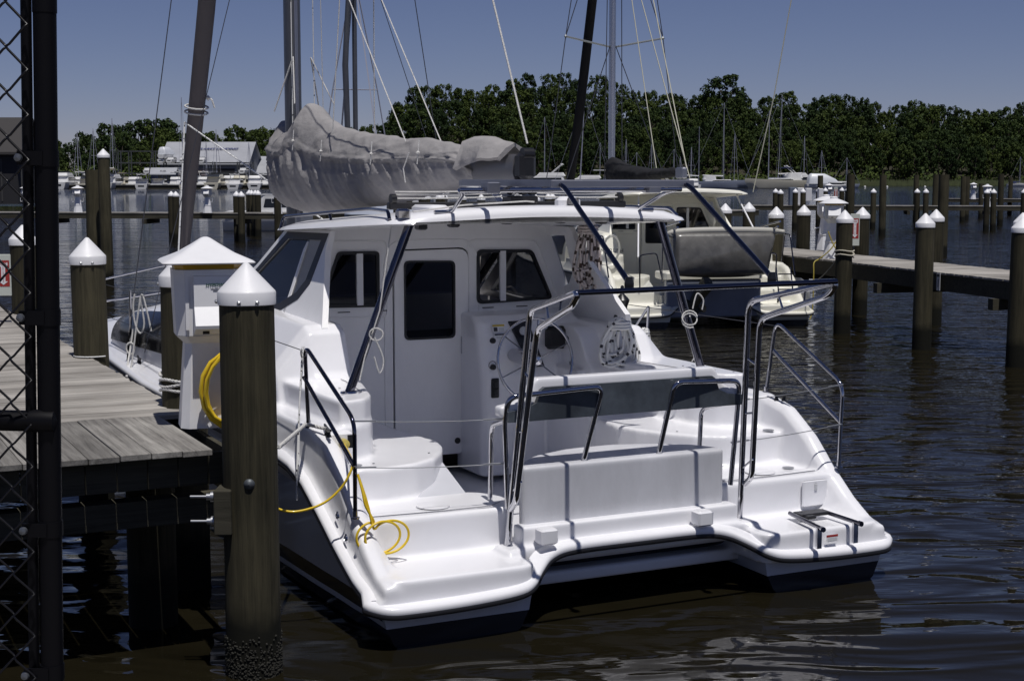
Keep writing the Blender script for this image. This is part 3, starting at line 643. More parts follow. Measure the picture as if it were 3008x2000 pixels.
# folded swim ladder on the starboard platform
sl=empty('swim_ladder'); sl.parent=cat
b=MB()
b.tube([(1.34,.24,.475),(1.26,-.24,.47)],.016,8); b.tube([(1.60,.20,.475),(1.60,-.22,.47)],.016,8)
b.tube([(1.26,-.24,.47),(1.25,-.27,.47)],.02,8); b.tube([(1.60,-.22,.47),(1.60,-.25,.47)],.02,8); b.build('ladder_rail',DARKST,sl,60)
b=MB(); b.bb((1.34,.10,.465),(1.60,.22,.49),.008); b.bb((1.36,.05,.46),(1.44,.12,.485),.008); b.build('ladder_step',BLACK,sl)
MB().b2((1.245,-.21,.32),(1.285,-.19,.47)).build('ladder_bracket',CHROME,sl); MB().b2((1.58,-.19,.32),(1.62,-.17,.47)).build('ladder_bracket',CHROME,sl)
sticker(1.39,1.49,.335,.385,-.128,[(0,1,.7,1,RED),(.1,.9,.1,.6,GREYP)],cat,rx=-4)
# port shore-power inlet, cleats, hull vents
b=MB(); b.bb((-1.86,1.16,1.04),(-1.68,1.26,1.16),.014); si=b.build('shore_power_inlet',GEL,cat,30)
MB().b2((-1.725,1.150,1.05),(-1.68,1.158,1.14)).build('inlet_cover',BLACK,si)
def cleat(p,parent,a=0,m=BLACK):
    b=MB(); b.tube([(-.13,0,.06),(-.05,0,.045),(.05,0,.045),(.13,0,.06)],[.008,.014,.014,.008],8)
    for x in (-.04,.04): b.lathe([(.02,0),(.013,.02),(.013,.045)],(x,0,0),8)
    b.xf(Matrix.Translation(p)@Matrix.Rotation(a,4,'Z')); return b.build('mooring_cleat',m,parent,50)
cleat((-1.88,1.12,1.15),cat,R(80)); cleat((1.88,1.12,1.15),cat,R(100)); cleat((-1.9,7.0,1.0),cat,R(85))
b=MB()
for y,z in ((.62,.70),(.52,.61)): b.lathe([(.028,0),(.03,.008),(.018,.012),(.016,0)],(0,0,0),14,'x').xf(Matrix.Translation((-1.975,y,z)))
for y,z in ((.66,.70),(.50,.585)):
    v=MB().lathe([(.032,-.008),(.030,0),(.018,.002),(.016,-.008)],(0,0,0),14,'x').flipx().xf(Matrix.Translation((-1.985,y,z))); v.build('hull_vent',CHROME,cat,40)
# winch on the starboard coaming
wb=empty('sheet_winch',(1.42,2.82,1.68)); wb.parent=cat
MB().lathe([(.075,0),(.07,.03),(.05,.05),(.045,.10),(.06,.14),(.065,.16)],(0,0,0),18).build('winch_drum',BLACK,wb,40)
MB().lathe([(.065,0),(.05,.02),(.02,.05),(.015,.12),(0,.13)],(0,0,.16),14).build('winch_top',BLACK,wb,40)
# mast, boom, sail cover and rigging -------------------------------
MX,MY=-.06,7.45
ma=MB(); secs=[]
for z in (1.6,14.2):
    secs.append([(MX+.088*math.cos(a)*1.0,MY+.125*math.sin(a),z) for a in [2*math.pi*i/20 for i in range(20)]])
ma.loft(secs); mo=ma.build('mast',MASTG,cat,50)
MB().b2((MX-.018,MY-.145,2.0),(MX+.018,MY-.12,14.0)).build('mast_track',ALU,mo)
b=MB(); b.b2((-.10,MY-.14,1.9),(.10,MY-.125,2.5)); b.build('mast_base_plate',STEEL,mo)
bmz=lambda y: 2.98+(1.85-y)*.02
bo_=MB(); secs=[]
for y in (1.95,7.3):
    z=bmz(y); secs.append([(x*1.0,y,z+h) for x,h in [(-.05,-.10),(.05,-.10),(.075,-.03),(.07,.05),(.045,.105),(-.045,.105),(-.07,.05),(-.075,-.03)]])
bo_.loft(secs); bm=bo_.build('boom',mat('boom_grey_paint',(.16,.16,.175),.4,metal=.3),cat,40)
e=MB(); e.bb((-.07,1.80,2.88),(.07,1.955,3.10),.035); e.lathe([(0,-.045),(.05,-.045),(.05,.045),(0,.045)],(0,1.84,3.08),14,'x'); e.build('boom_end_casting',BLACK,bm,40)
def wr(u,v): return noise.noise(Vector((u,v,0)))
def cover(y0,y1,ny,top,bot,wid,name,mat_,parent,na=64,seam=True):
    secs=[]
    for i in range(ny+1):
        y=y0+(y1-y0)*i/ny; zt=interp(y,top); zb=interp(y,bot); w_=interp(y,wid); H=zt-zb
        end=min(1,(i+.6)/4.0,(ny-i+.9)/4.0)**.5
        sec=[]
        for j in range(na):
            a=2*math.pi*j/na; c,s=math.cos(a),math.sin(a)
            v=.5+.5*s
            if s>0: x=w_*math.copysign(abs(c)**.8,c)*(1-.35*max(0,s)**2)
            else: x=w_*1.05*math.copysign(abs(c)**.62,c)
            x*=end; z=zb+H*(.5+.5*s*(.5+.5*end))
            # diagonal drag wrinkles below the seam, soft folds above it
            dd=(y*1.0-z*.9)*3.6
            if v<.62: k=.036*(1-abs(wr(dd*1.0,y*.35+z*.8))*2.2)**2*(.3+v)+.016*(1-abs(wr(dd*2.0+4,z*1.0)*2))**3+.008*wr(dd*3.0,z*1.6)-.03
            else: k=.016*wr(y*2.2,v*4)+.012*(1-abs(wr(y*2.4+v*5,v*4+3)*2.2))**2+.006*wr(y*7-v*9,v*6+3)-.008
            if seam and abs(v-.66)<.018: k+=.016
            nx=c; nz_=s*.5
            sec.append((x+nx*k*1.6,y+.012*wr(y*4,v*6),z+nz_*k*1.2+ (.018*wr(y*3.1,7.7)*max(0,s))))
        secs.append(sec)
    return MB().loft(secs).build(name,mat_,parent,180)
top=[(2.65,2.98),(2.8,3.10),(3.0,3.17),(3.4,3.22),(4.0,3.25),(5.0,3.31),(5.6,3.36),(6.1,3.42),(6.5,3.52),(6.8,3.64),(7.0,3.68),(7.15,3.62),(7.3,3.50),(7.6,3.50),(7.95,3.55),(8.15,3.45)]
bot=[(2.65,2.84),(2.8,2.84),(3.4,2.77),(4.4,2.67),(5.4,2.60),(6.3,2.545),(7.0,2.52),(7.6,2.56),(7.9,2.66),(8.15,2.85)]
wid=[(2.65,.08),(3.0,.15),(4.5,.20),(6,.25),(7.2,.30),(7.8,.28),(8.15,.14)]
sc=cover(2.65,8.15,210,top,bot,wid,'sail_cover',CANVAS,cat,na=84)
# open canvas flap over the aft boom
sc2=MB(); secs=[]
for i in range(16):
    y=2.06+i*.05; t=i/15; zt=3.155+.075*math.sin(min(1,t*1.3)*1.5)+.012*wr(y*6,2); hw=.10+.05*t
    dz=.03+.14*t**1.3
    secs.append([(-hw-.05-.02*math.sin(t*7),y-.03*t,zt-.08-dz+.012*wr(y*9,5)),(-hw*.75,y,zt-.03+.01*wr(y*8,9)),(0,y,zt+.01),(hw*.75,y,zt-.03),(hw+.05,y,zt-.08-dz),(hw+.03,y,zt-.10-dz),(0,y,zt-.014),(-hw-.03,y-.03*t,zt-.10-dz)])
sc2.loft(secs).build('sail_cover_flap',CANVAS,sc,60)
tp=MB()
for y in (3.55,4.6,5.9,6.7):
    z=lerp(.66,interp(y,bot),interp(y,top)); x=-interp(y,wid)-.02
    tp.tube([(x,y,z+.16),(x-.012,y,z+.02),(x-.015,y+.01,z-.05)],.006,5)
    tp.lathe([(0,-.02),(.02,0),(0,.02)],(x-.01,y,z+.05),8)
tp.tube([(-.20,3.75,3.12),(-.235,3.8,2.98),(-.225,3.78,2.86)],.006,5)
tp.build('cover_tie',ROPE,sc)
tp=MB().b2((-.03,2.62,2.62),(.02,2.64,2.95)).xf(Matrix.Identity(4)); 
st=MB(); st.loft([[(-.05,2.62,3.02),(.0,2.62,3.02),(.0,2.63,3.02),(-.05,2.63,3.02)],[(-.01,2.60,2.85),(.05,2.60,2.85),(.05,2.61,2.85),(-.01,2.61,2.85)],[(.03,2.40,2.69),(.09,2.40,2.69),(.09,2.41,2.69),(.03,2.41,2.69)]]).build('webbing_strap',WHITEP,sc)
def W(name,pts,r,m,parent=None): 
    b=MB()
    for p in pts: b.tube(p,r,6)
    return b.build(name,m,parent or cat)
WIRE=mat('rigging_wire',(.10,.10,.11),.4,metal=.7)
for sg in (-1,1):
    s=W('shroud',[[(1.90*sg,7.35,1.45),(0,7.5,13.6)]],.0055,WIRE)
    b=MB(); b.tube([(1.95*sg,7.35,.95),(1.90*sg,7.35,1.45)],.013,8); b.build('turnbuckle',CHROME,s)
    W('lower_shroud',[[(1.93*sg,6.6,1.15),(.06*sg,7.4,7.4)]],.0045,WIRE)
lj=MB()
for sg in (-1,1):
    top_=Vector((.08*sg,7.1,9.0)); bl=Vector((.17*sg,5.55,4.82))
    lj.tube([top_,bl],.006,5); lj.tube([bl,(.17*sg,3.9,3.22)],.006,5); lj.tube([bl,(.22*sg,5.7,3.34)],.006,5)
    lj.tube([(.10*sg,7.3,4.2),(.26*sg,7.5,3.62)],.008,5); lj.tube([(.10*sg,7.3,4.2),(.22*sg,6.9,3.68)],.007,5)
    lj.lathe([(0,-.03),(.022,0),(0,.03)],bl,8)
lj.build('lazy_jack_line',ROPE,cat)
W('topping_lift',[[(0,1.84,3.16),(0,7.35,13.4)]],.008,ROPE)
W('mast_halyard',[[(.12,7.25,2.7),(.10,7.3,13)],[(-.11,7.32,2.75),(-.10,7.34,13)]],.006,ROPEF)
W('running_halyard',[[(.13,7.0,3.6),(.1,7.2,12.5)]],.005,ROPE)
W('topping_tackle',[[(0,1.95,3.05),(-.02,2.0,2.8),(.02,2.15,2.76)]],.008,ROPEF,bm)
fp=[(0,12.2,1.2),(0,11.9,2.6),(0,11.0,5.0),(0,9.6,9.0)]
fu=MB().tube([(-.3,11.7,1.0),(-.28,11.65,2.0),(-.24,11.25,3.2),(-.18,10.6,5.0),(-.1,9.6,8.0),(0,8.2,12)],[.05,.085,.105,.115,.115,.08],12).build('furled_jib',mat('jib_cover_cloth',(.13,.115,.115),.9,bump=.4,bscale=5,stretch=(2,2,.4)),cat,60)
b=MB()
for z,y in ((3.75,11.06),(3.82,11.03)): b.tube([(-.22+.15*math.cos(a),y+.15*math.sin(a),z+.04*math.sin(a)) for a in [i*.4 for i in range(17)]],.012,6)
b.tube([(-.1,10.9,3.95),(-.06,10.85,3.90),(-.03,10.85,3.8)],.013,6); b.lathe([(0,-.04),(.035,0),(0,.04)],(-.1,10.9,3.93),8); b.build('jib_wrap_rope',ROPE,fu)
js=W('jib_sheet',[[(-.37,11.08,3.62),(-.55,10.9,1.7)],[(-.37,11.08,3.62),(.72,8.3,2.3)]],.011,ROPEF)
# bow rails and stanchions
for x,y in ((-1.9,7.45),(-1.86,10.6),(1.9,7.45),(1.86,10.6),(-1.95,4.6),(1.95,4.6)):
    s=MB().tube([(x,y,.97),(x*.99,y,1.72 if y<9 else 1.68)],.0135,8).build('stanchion',CHROME,cat,60)
T('bow_rail',[[(-1.9,10.75,1.55),(-.75,10.8,1.78),(.05,10.8,1.82),(.2,10.8,1.70),(.28,10.85,1.0)],[(-1.9,10.75,1.3),(-.75,10.8,1.44),(.28,10.8,1.48)]],.014)
W('lifeline',[[(-1.88,10.6,1.68),(-1.88,7.45,1.71),(-1.93,4.6,1.72),(-1.98,1.36,1.72)],[(-1.88,10.6,1.32),(-1.88,7.45,1.35),(-1.95,4.6,1.35)],
  [(1.88,10.6,1.68),(1.88,7.45,1.71),(1.93,4.6,1.72),(1.98,1.36,1.72)]],.0035,WIRE)
W('lower_rail',[[(-1.86,10.5,1.35),(-.6,11.1,1.4),(1.2,10.9,1.4)]],.013,CHROME)
# ================================================================== pilings
def pile_material():
    m=PILE; n=m.node_tree; b=n.nodes['Principled BSDF']
    src=b.inputs['Base Color'].links[0].from_socket
    tc=n.nodes.new('ShaderNodeTexCoord'); sp=n.nodes.new('ShaderNodeSeparateXYZ'); n.links.new(tc.outputs['Object'],sp.inputs[0])
    nz=n.nodes.new('ShaderNodeTexNoise'); nz.inputs['Scale'].default_value=5; n.links.new(tc.outputs['Object'],nz.inputs['Vector'])
    ad=n.nodes.new('ShaderNodeMath'); ad.operation='MULTIPLY_ADD'; ad.inputs[1].default_value=.25; n.links.new(nz.outputs['Fac'],ad.inputs[0]); n.links.new(sp.outputs['Z'],ad.inputs[2])
    # wet and weed-stained foot of every post, as high as the tide leaves it
    mr=n.nodes.new('ShaderNodeMapRange'); mr.inputs['From Min'].default_value=.42; mr.inputs['From Max'].default_value=.60; mr.inputs['To Min'].default_value=1; mr.inputs['To Max'].default_value=0
    n.links.new(ad.outputs[0],mr.inputs[0])
    mx=n.nodes.new('ShaderNodeMix'); mx.data_type='RGBA'; n.links.new(mr.outputs[0],mx.inputs['Factor']); n.links.new(src,mx.inputs['A']); mx.inputs['B'].default_value=(.008,.008,.005,1)
    n.links.new(mx.outputs['Result'],b.inputs['Base Color'])
pile_material()
_pm={}
CAPM=mat('white_cap_plastic',(.78,.78,.80),.45,var=.05,vscale=6,coat=.1)
def pile(x,y,h=2.30,cap=True,r=.152,label=None,group='capped dock pilings',lean=None,cat='piling',low=-1.0,detail=False):
    key=(round(h,2),cap,r)
    root=empty('dock_piling',(x,y,0),random.uniform(0,6),label,cat,group)
    lean=lean or (random.uniform(-.008,.008),random.uniform(-.008,.008))
    root.rotation_euler=(lean[0],lean[1],root.rotation_euler[2])
    if key not in _pm:
        b=MB(); secs=[]; top=h-.2 if cap else h
        ns=26; ph=random.uniform(0,9)
        for z in [low,0,.25,.5,.8,1.1,1.4,1.7,2.0,top-.02,top]:
            if z>top: continue
            rr=r*(1.05-.035*max(z,0)/2)
            secs.append([((rr+.004*noise.noise(Vector((math.cos(2*math.pi*j/ns)*1.5,math.sin(2*math.pi*j/ns)*1.5,z*.8+ph))))*math.cos(2*math.pi*j/ns),(rr+.004*noise.noise(Vector((math.cos(2*math.pi*j/ns)*1.5+5,math.sin(2*math.pi*j/ns)*1.5,z*.8+ph))))*math.sin(2*math.pi*j/ns),z) for j in range(ns)])
        secs.sort(key=lambda s:s[0][2])
        b.loft(secs); me=b.mesh('post',PILE,50)
        cm=None
        if cap:
            t=h-.24; rc=r+.011
            cm=MB().lathe([(rc-.004,t-.004),(rc,t),(rc+.001,t+.066),(rc-.004,t+.076),(rc-.012,t+.084),(.026,t+.222),(.014,t+.234),(0,t+.238)],(0,0,0),36).mesh('cap',CAPM,35)
        _pm[key]=(me,cm)
    me,cm=_pm[key]
    o=bpy.data.objects.new('post',me); COL.objects.link(o); o.parent=root
    if cm:
        o=bpy.data.objects.new('cap',cm); COL.objects.link(o); o.parent=root
        if detail:
            b=MB(); 
            for a in (-80,-8,60): b.lathe([(.011,0),(.011,.008),(0,.010)],(0,0,0),8,'y').xf(Matrix.Identity(4))
            for i,a in enumerate((-95,-60,190)):
                a=R(a)-root.rotation_euler[2]; k=MB().lathe([(.012,0),(.012,.008),(.006,.014),(0,.014)],(0,0,0),8,'x').xf(Matrix.Rotation(a,4,'Z')@Matrix.Translation((r+.012,0,h-.225))); k.build('cap_screw',STEEL,o)
    return root
DX=Vector((math.cos(BA),math.sin(BA),0)); DY=Vector((-math.sin(BA),math.cos(BA),0)); D0=Vector((-1.62,8.87,0))
def dk(u,v,z=0): return D0+DX*u+DY*v+Vector((0,0,z))
# ------------------------------------------------------------------ near pier
def plank_deck(name,W,L,along,width,mat_,parent,jit=.012,th=.038,z=1.30,u0=0,v0=0,seed=3,ragged=.015):
    rnd=random.Random(seed); b=MB(); tones=[]
    n=int((L if along=='x' else W)/width)
    for i in range(n):
        dz=rnd.uniform(-.003,.003); g=.004+rnd.uniform(0,.003)
        e0=rnd.uniform(-ragged,ragged*.3); e1=rnd.uniform(-ragged*.3,ragged)
        k=len(b.f)
        if along=='x': b.bb((u0+e0,v0+i*width+g,z-th+dz),(u0+W+e1,v0+(i+1)*width,z+dz),.004)
        else: b.bb((u0+i*width+g,v0+e0,z-th+dz),(u0+(i+1)*width,v0+L+e1,z+dz),.004)
        t=rnd.uniform(-.28,.22); tones+= [t]*(len(b.f)-k)
    o=b.build(name,mat_,parent,30)
    at=o.data.attributes.new('tone','FLOAT','FACE'); at.data.foreach_set('value',tones)
    return o
pier=empty('wooden_pier',D0,BA,'weathered grey wooden finger pier beside the catamaran, cut square near the fence','pier')
plank_deck('cross_decking',1.5,16.5,'x',.138,PLANKX,pier,u0=-1.48,v0=1.42)
plank_deck('near_decking',4.35,1.41,'y',.1815,PLANKY,pier,u0=-4.355,v0=0.0,seed=5,ragged=.006)
b=MB()
for i in range(24):
    x=-4.35+i*.1815; b.bb((x+.003,.13,1.06),(x+.1785,.165,1.255),.003)
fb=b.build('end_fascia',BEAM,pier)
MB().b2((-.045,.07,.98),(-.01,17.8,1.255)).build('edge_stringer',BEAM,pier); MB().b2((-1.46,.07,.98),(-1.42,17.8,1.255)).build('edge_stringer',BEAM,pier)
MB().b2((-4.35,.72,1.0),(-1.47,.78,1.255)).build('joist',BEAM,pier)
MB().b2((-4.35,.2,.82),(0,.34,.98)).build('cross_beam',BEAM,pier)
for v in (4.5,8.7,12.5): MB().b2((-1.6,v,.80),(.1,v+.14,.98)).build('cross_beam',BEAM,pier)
NP=pile(-1.525,8.60,2.42,label='nearest capped piling, standing in front of the power pedestal with yellow cord',r=.156,detail=True,lean=(0,R(.35)))
bl=MB().bb((-.185,-.175,.86),(-.085,.02,1.12),.006).build('bolted_block',BEAM,None); bl.parent=NP; bl.matrix_local=Matrix.Rotation(-NP.rotation_euler[2],4,'Z')
b=MB()
for z in (.93,1.06):
    b.lathe([(.030,-.005),(.030,.0),(.012,.001),(.012,.012)],(0,0,0),12,'x').xf(Matrix.Identity(4))
b=MB()
for z in (.92,1.065):
    k=MB().lathe([(0,-.15),(.009,-.15),(.009,-.055),(.020,-.055),(.020,-.03),(.032,-.03),(.032,0)],(-.188,-.07,z),10,'x'); b.add(k.v,k.f)
k=b.build('through_bolt',STEEL,bl,40)
k=MB().lathe([(0,-.022),(.02,-.018),(.032,-.004),(.034,.006)],(0,0,0),16,'y').build('round_bolt_head',mat('grey_bolt',(.10,.11,.12),.5,metal=.5),NP,40); k.matrix_local=Matrix.Rotation(-NP.rotation_euler[2],4,'Z')@Matrix.Translation((.02,-.155,1.155))
rnd=random.Random(4); b=MB()
for i in range(1500):
    a=rnd.uniform(0,6.28); z=max(-.05,rnd.triangular(-.05,.26,.03)); s=rnd.uniform(.004,.009); c=Vector((math.cos(a)*.163,math.sin(a)*.163,z))
    b.lathe([(s,-s*.3),(s*.8,s*.5),(s*.25,s*.9)],c,5,rot=Matrix.Rotation(R(90),3,Vector((-math.sin(a),math.cos(a),0))))
b.build('barnacle_crust',mat('barnacle_shell',(.022,.021,.016),.9,var=.5,vscale=30),NP)
p3=Vector((-2.32,10.5,0)); pile(p3.x,p3.y,2.39,label='capped piling with white rope wound round its foot, behind the pedestal roof',detail=True)
p2=Vector((-3.78,13.4,0)); pile(p2.x,p2.y,2.376,label='capped piling right of the fence post, thin line at its foot',r=.15,detail=True)
p1=Vector((-5.80,17.8,0)); pile(p1.x,p1.y,2.35,label='capped piling behind the chain-link fence beside the red fire sign')
for (u,v,l) in ((-.35,.95,'black uncapped support post under the pier corner, nearer the catamaran'),(-2.02,1.0,'black uncapped support post under the pier, beside the fence post'),(-3.9,1.0,'dark uncapped support post under the pier, seen through the fence mesh')):
    q=dk(u,v); pile(q.x,q.y,.98,cap=False,label=l,group='posts under the near pier',r=.15)
q=gy(222,500,40.5); pile(gy(244,500,40.5).x,40.5,3.68,label='tall capped piling of the dark pair behind the near pier',group='tall twin pilings',r=.158)
pile(gy(216,500,41.2).x,41.2,3.12,cap=False,label='thick flat-topped piling of the dark pair, left of its capped twin',group='tall twin pilings',r=.205)
# ------------------------------------------------------------------ power pedestals
AMB=mat('amber_lens',(.50,.30,.03),.3,coat=.4)
def pedestal_a(loc,rz):
    r=empty('power_pedestal',loc,rz,'white box-headed power pedestal with pyramid roof and coiled yellow cord, on the near pier','pedestal')
    def octo(hx,hy,c,z): return [(-hx+c,-hy,z),(hx-c,-hy,z),(hx,-hy+c,z),(hx,hy-c,z),(hx-c,hy,z),(-hx+c,hy,z),(-hx,hy-c,z),(-hx,-hy+c,z)]
    MB().loft([octo(.19,.15,.05,0),octo(.15,.125,.04,.55)]).build('column',WHITEP,r,20)
    MB().loft([octo(.155,.13,.04,.55),octo(.205,.17,.06,.598)]).build('collar',WHITEP,r,20)
    MB().loft([octo(.205,.17,.06,.60),octo(.218,.182,.06,1.02)]).build('head',WHITEP,r,20)
    MB().loft([octo(.205,.17,.05,1.022),octo(.215,.18,.05,1.064)]).build('lamp_lens',AMB,r)
    rf=MB(); secs=[]
    for s,z in ((.285,1.058),(.29,1.066),(.275,1.078),(.17,1.125),(.09,1.175),(.03,1.215),(.012,1.222)):
        secs.append([(x*1.0,y*.95,z) for x,y in rrect(-s,s,-s,s,min(.05,s*.4),3)])
    rf.loft(secs).build('roof',WHITEP,r,40)
    h=MB(); h.loft([[(-.10,-.30,.88),(.12,-.30,.88),(.13,-.17,.70),(-.11,-.17,.70)],[(-.11,-.29,.90),(.13,-.29,.90),(.14,-.17,.99),(-.12,-.17,.99)]]); 
    h=MB().prismx([(-.172,.985),(-.225,.98),(-.235,.79),(-.305,.675),(-.30,.655),(-.172,.61)],-.10,.17).build('socket_hood',WHITEP,r,20)
    MB().b2((-.05,-.250,.618),(-.01,-.222,.645)).build('socket_opening',BLACK,h)
    M=Matrix.Translation((.045,-.2325,.925))@Matrix.Rotation(R(87),4,'X')
    o=textmesh('maker_lettering','HYPOWER',.030,mat('green_print',(.01,.07,.05),.5),h,M,.0005,.2,.0006)
    MB().b2((.005,-.2330,.900),(.085,-.2310,.903)).build('small_print',INK,h)
    MB().b2((.02,-.2335,.888),(.07,-.2315,.892)).build('small_print',INK,h)
    MB().b2((-.150,-.188,.64),(-.128,-.176,1.0)).build('door_strip',WHITEP,r)
    hk=MB().tube(fillet([(.09,-.12,.44),(.09,-.25,.44),(.09,-.25,.49)],.03),.008,6).build('cord_hook',WHITEP,r)
    return r
PD=pedestal_a((-1.975,9.66,1.302),R(17))
def coil(name,c,axisrot,rad,n,rr,mat_,label,cat,group=None,pitch=.012,jit=.02,seed=1,sq=1.15,parent=None):
    rnd=random.Random(seed); pts=[]
    for i in range(n*16):
        a=2*math.pi*i/16; k=i/16
        q=rad*(1+jit*math.sin(k*5.1+seed)+.03*math.sin(a*2+k)); pts.append(Vector((q*math.cos(a),pitch*((k*.62)%3-1.5)+.01*math.sin(a*1.5+k*2),q*sq*math.sin(a)-.02*abs(math.sin(k*3)))))
    M=Matrix.Translation(c)@axisrot
    o=MB().tube([M@p for p in pts],rr,7).build(name,mat_,parent,60)
    return tag(o,label,cat,group)
c_=PD.matrix_basis if False else (Matrix.Translation((-1.975,9.66,1.302))@Matrix.Rotation(R(17),4,'Z'))@Vector((.13,-.235,.27))
coil('yellow_cord_coil',c_,Matrix.Rotation(R(17),4,'Z')@Matrix.Rotation(R(6),4,'X'),.185,6,.0115,YEL,'thick bright yellow power cord coiled on the front of the near pedestal','cord',pitch=.035,jit=.10,sq=1.3)
# round-headed pedestals
_pb=[]
def pedestal_b(loc,rz,label,group=None,s=1.0):
    if not _pb:
        r=empty('power_pedestal',(0,0,0))
        def hexa(rad,z,n=8,st=0): return [(rad*math.cos(R(st+22.5)+2*math.pi*i/n),rad*math.sin(R(st+22.5)+2*math.pi*i/n),z) for i in range(n)]
        MB().loft([hexa(.215,0),hexa(.205,.03),hexa(.165,.33),hexa(.163,.335),hexa(.12,.70)]).build('column',WHITEP,r,20)
        MB().loft([hexa(.175,.325),hexa(.175,.345)]).build('belt',WHITEP,r)
        MB().loft([hexa(.12,.70),hexa(.20,.79),hexa(.215,1.06)]).build('head',GREYP,r,20)
        MB().loft([hexa(.19,1.062),hexa(.19,1.10)]).build('lamp_lens',AMB,r)
        MB().lathe([(.285,1.09),(.29,1.10),(.20,1.145),(.09,1.185),(.075,1.19),(.075,1.215),(.06,1.23),(0,1.235)],(0,0,0),28).build('roof',WHITEP,r,40)
        h=MB().prismx([(-.19,1.03),(-.21,1.02),(-.30,.86),(-.29,.84),(-.19,.80)],-.10,.14).build('socket_hood',WHITEP,r,20)
        for x in (-.05,.06): MB().b2((x,-.262,.815),(x+.045,-.232,.845)).build('socket_opening',BLACK,h)
        MB().b2((-.20,-.17,.84),(-.165,-.155,.99)).build('door_strip',WHITEP,r)
        for x in (-.19,.19): MB().tube(fillet([(x*.7,-.05,.50),(x*1.35,-.09,.48),(x*1.35,-.09,.66)],.03),.012,6).build('cord_hanger',WHITEP,r,60)
        _pb.append(r); o=r
    else: o=copy_tree(_pb[0])
    o.location=loc; o.rotation_euler=(0,0,rz); o.scale=(s,s,s); tag(o,label,'pedestal',group); return o
# ------------------------------------------------------------------ right-hand pier
E0=Vector((7.90,23.48,0)); E1=Vector((5.31,32.86,0)); EV=(E1-E0).normalized(); EU=Vector((EV.y,-EV.x,0))
ea=math.atan2(-EV.x,EV.y)
rp=empty('wooden_pier',E0-EV*5,ea,'long weathered wooden pier on the right, running back past the second catamaran','pier')
plank_deck('decking',1.5,21,'x',.14,PLANKX,rp,seed=11,ragged=.02)
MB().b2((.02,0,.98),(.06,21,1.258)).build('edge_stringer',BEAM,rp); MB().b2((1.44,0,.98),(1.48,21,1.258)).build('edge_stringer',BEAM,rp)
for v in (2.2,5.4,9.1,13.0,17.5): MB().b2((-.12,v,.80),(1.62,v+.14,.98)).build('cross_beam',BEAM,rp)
rl=[('f',2352,495,23.0,'capped piling at the right edge of the frame, pier near side'),('f',2131,488,25.4,'large capped piling in front of the right pier, right of the fire sign'),('f',1945,483,28.0,'capped piling with mooring line, beside the round-headed pedestals'),('f',1789,476,31.35,'capped piling left of the round-headed pedestals, near side of pier'),
('r',1726,464,38.3,'capped piling beyond the second catamaran dinghy, first from the left'),('r',1850,470,34.5,'capped piling directly left of the rear round-headed pedestal'),('r',1985,475,31.8,'capped piling carrying the red fire sign on the right pier'),('r',2157,476,29.6,'capped piling half hidden behind the large one on the right pier'),('r',2356,487,26.8,'capped piling at the right frame edge, far side of pier'),('r',1670,470,36.5,'capped piling just behind the roof of the second catamaran')]
for k_,x,y,D,l in rl:
    p=gy(x,y,D); pile(p.x,D,2.31 if k_=='f' else 2.29,label=l,group='capped pilings of the right pier')
for v in (5.4,9.1):
    q=E0-EV*5+EV*(v+.5)+EU*1.3; 
p=gz(1905,595,1.3); PB1=pedestal_b((6.42,30.0,1.30),R(-12),'front round-headed power pedestal with crossed yellow cords, right pier')
pedestal_b((7.02,33.6,1.30),R(-8),'rear round-headed power pedestal half hidden behind its twin, right pier')
b=MB()
for a,c,d in (((-.10,-.28,.55),(.05,-.26,.22),(.30,-.30,.02)),((.20,-.20,.62),(-.02,-.27,.22),(-.28,-.22,-.02))):
    b.tube(curve([a,c,d],6),.012,6)
b.tube(curve([(-.28,-.22,-.02),(-.36,-.30,-.08),(-.36,-.34,-.30),(-.37,-.36,-1.0),(-.42,-.4,-1.2)],6),.012,6)
for i in range(4): b.tube(curve([(.20,-.16,.66),(.27+.02*i,-.18,.5-.03*i),(.25,-.17,.30-.04*i)],5),.011,6)
o=b.build('yellow_shore_cord',YELD,None); o.location=(6.42,30.0,1.30); o.rotation_euler=(0,0,R(-12)); tag(o,'dull yellow power cord crossed over the front round-headed pedestal and hanging off the pier','cord')
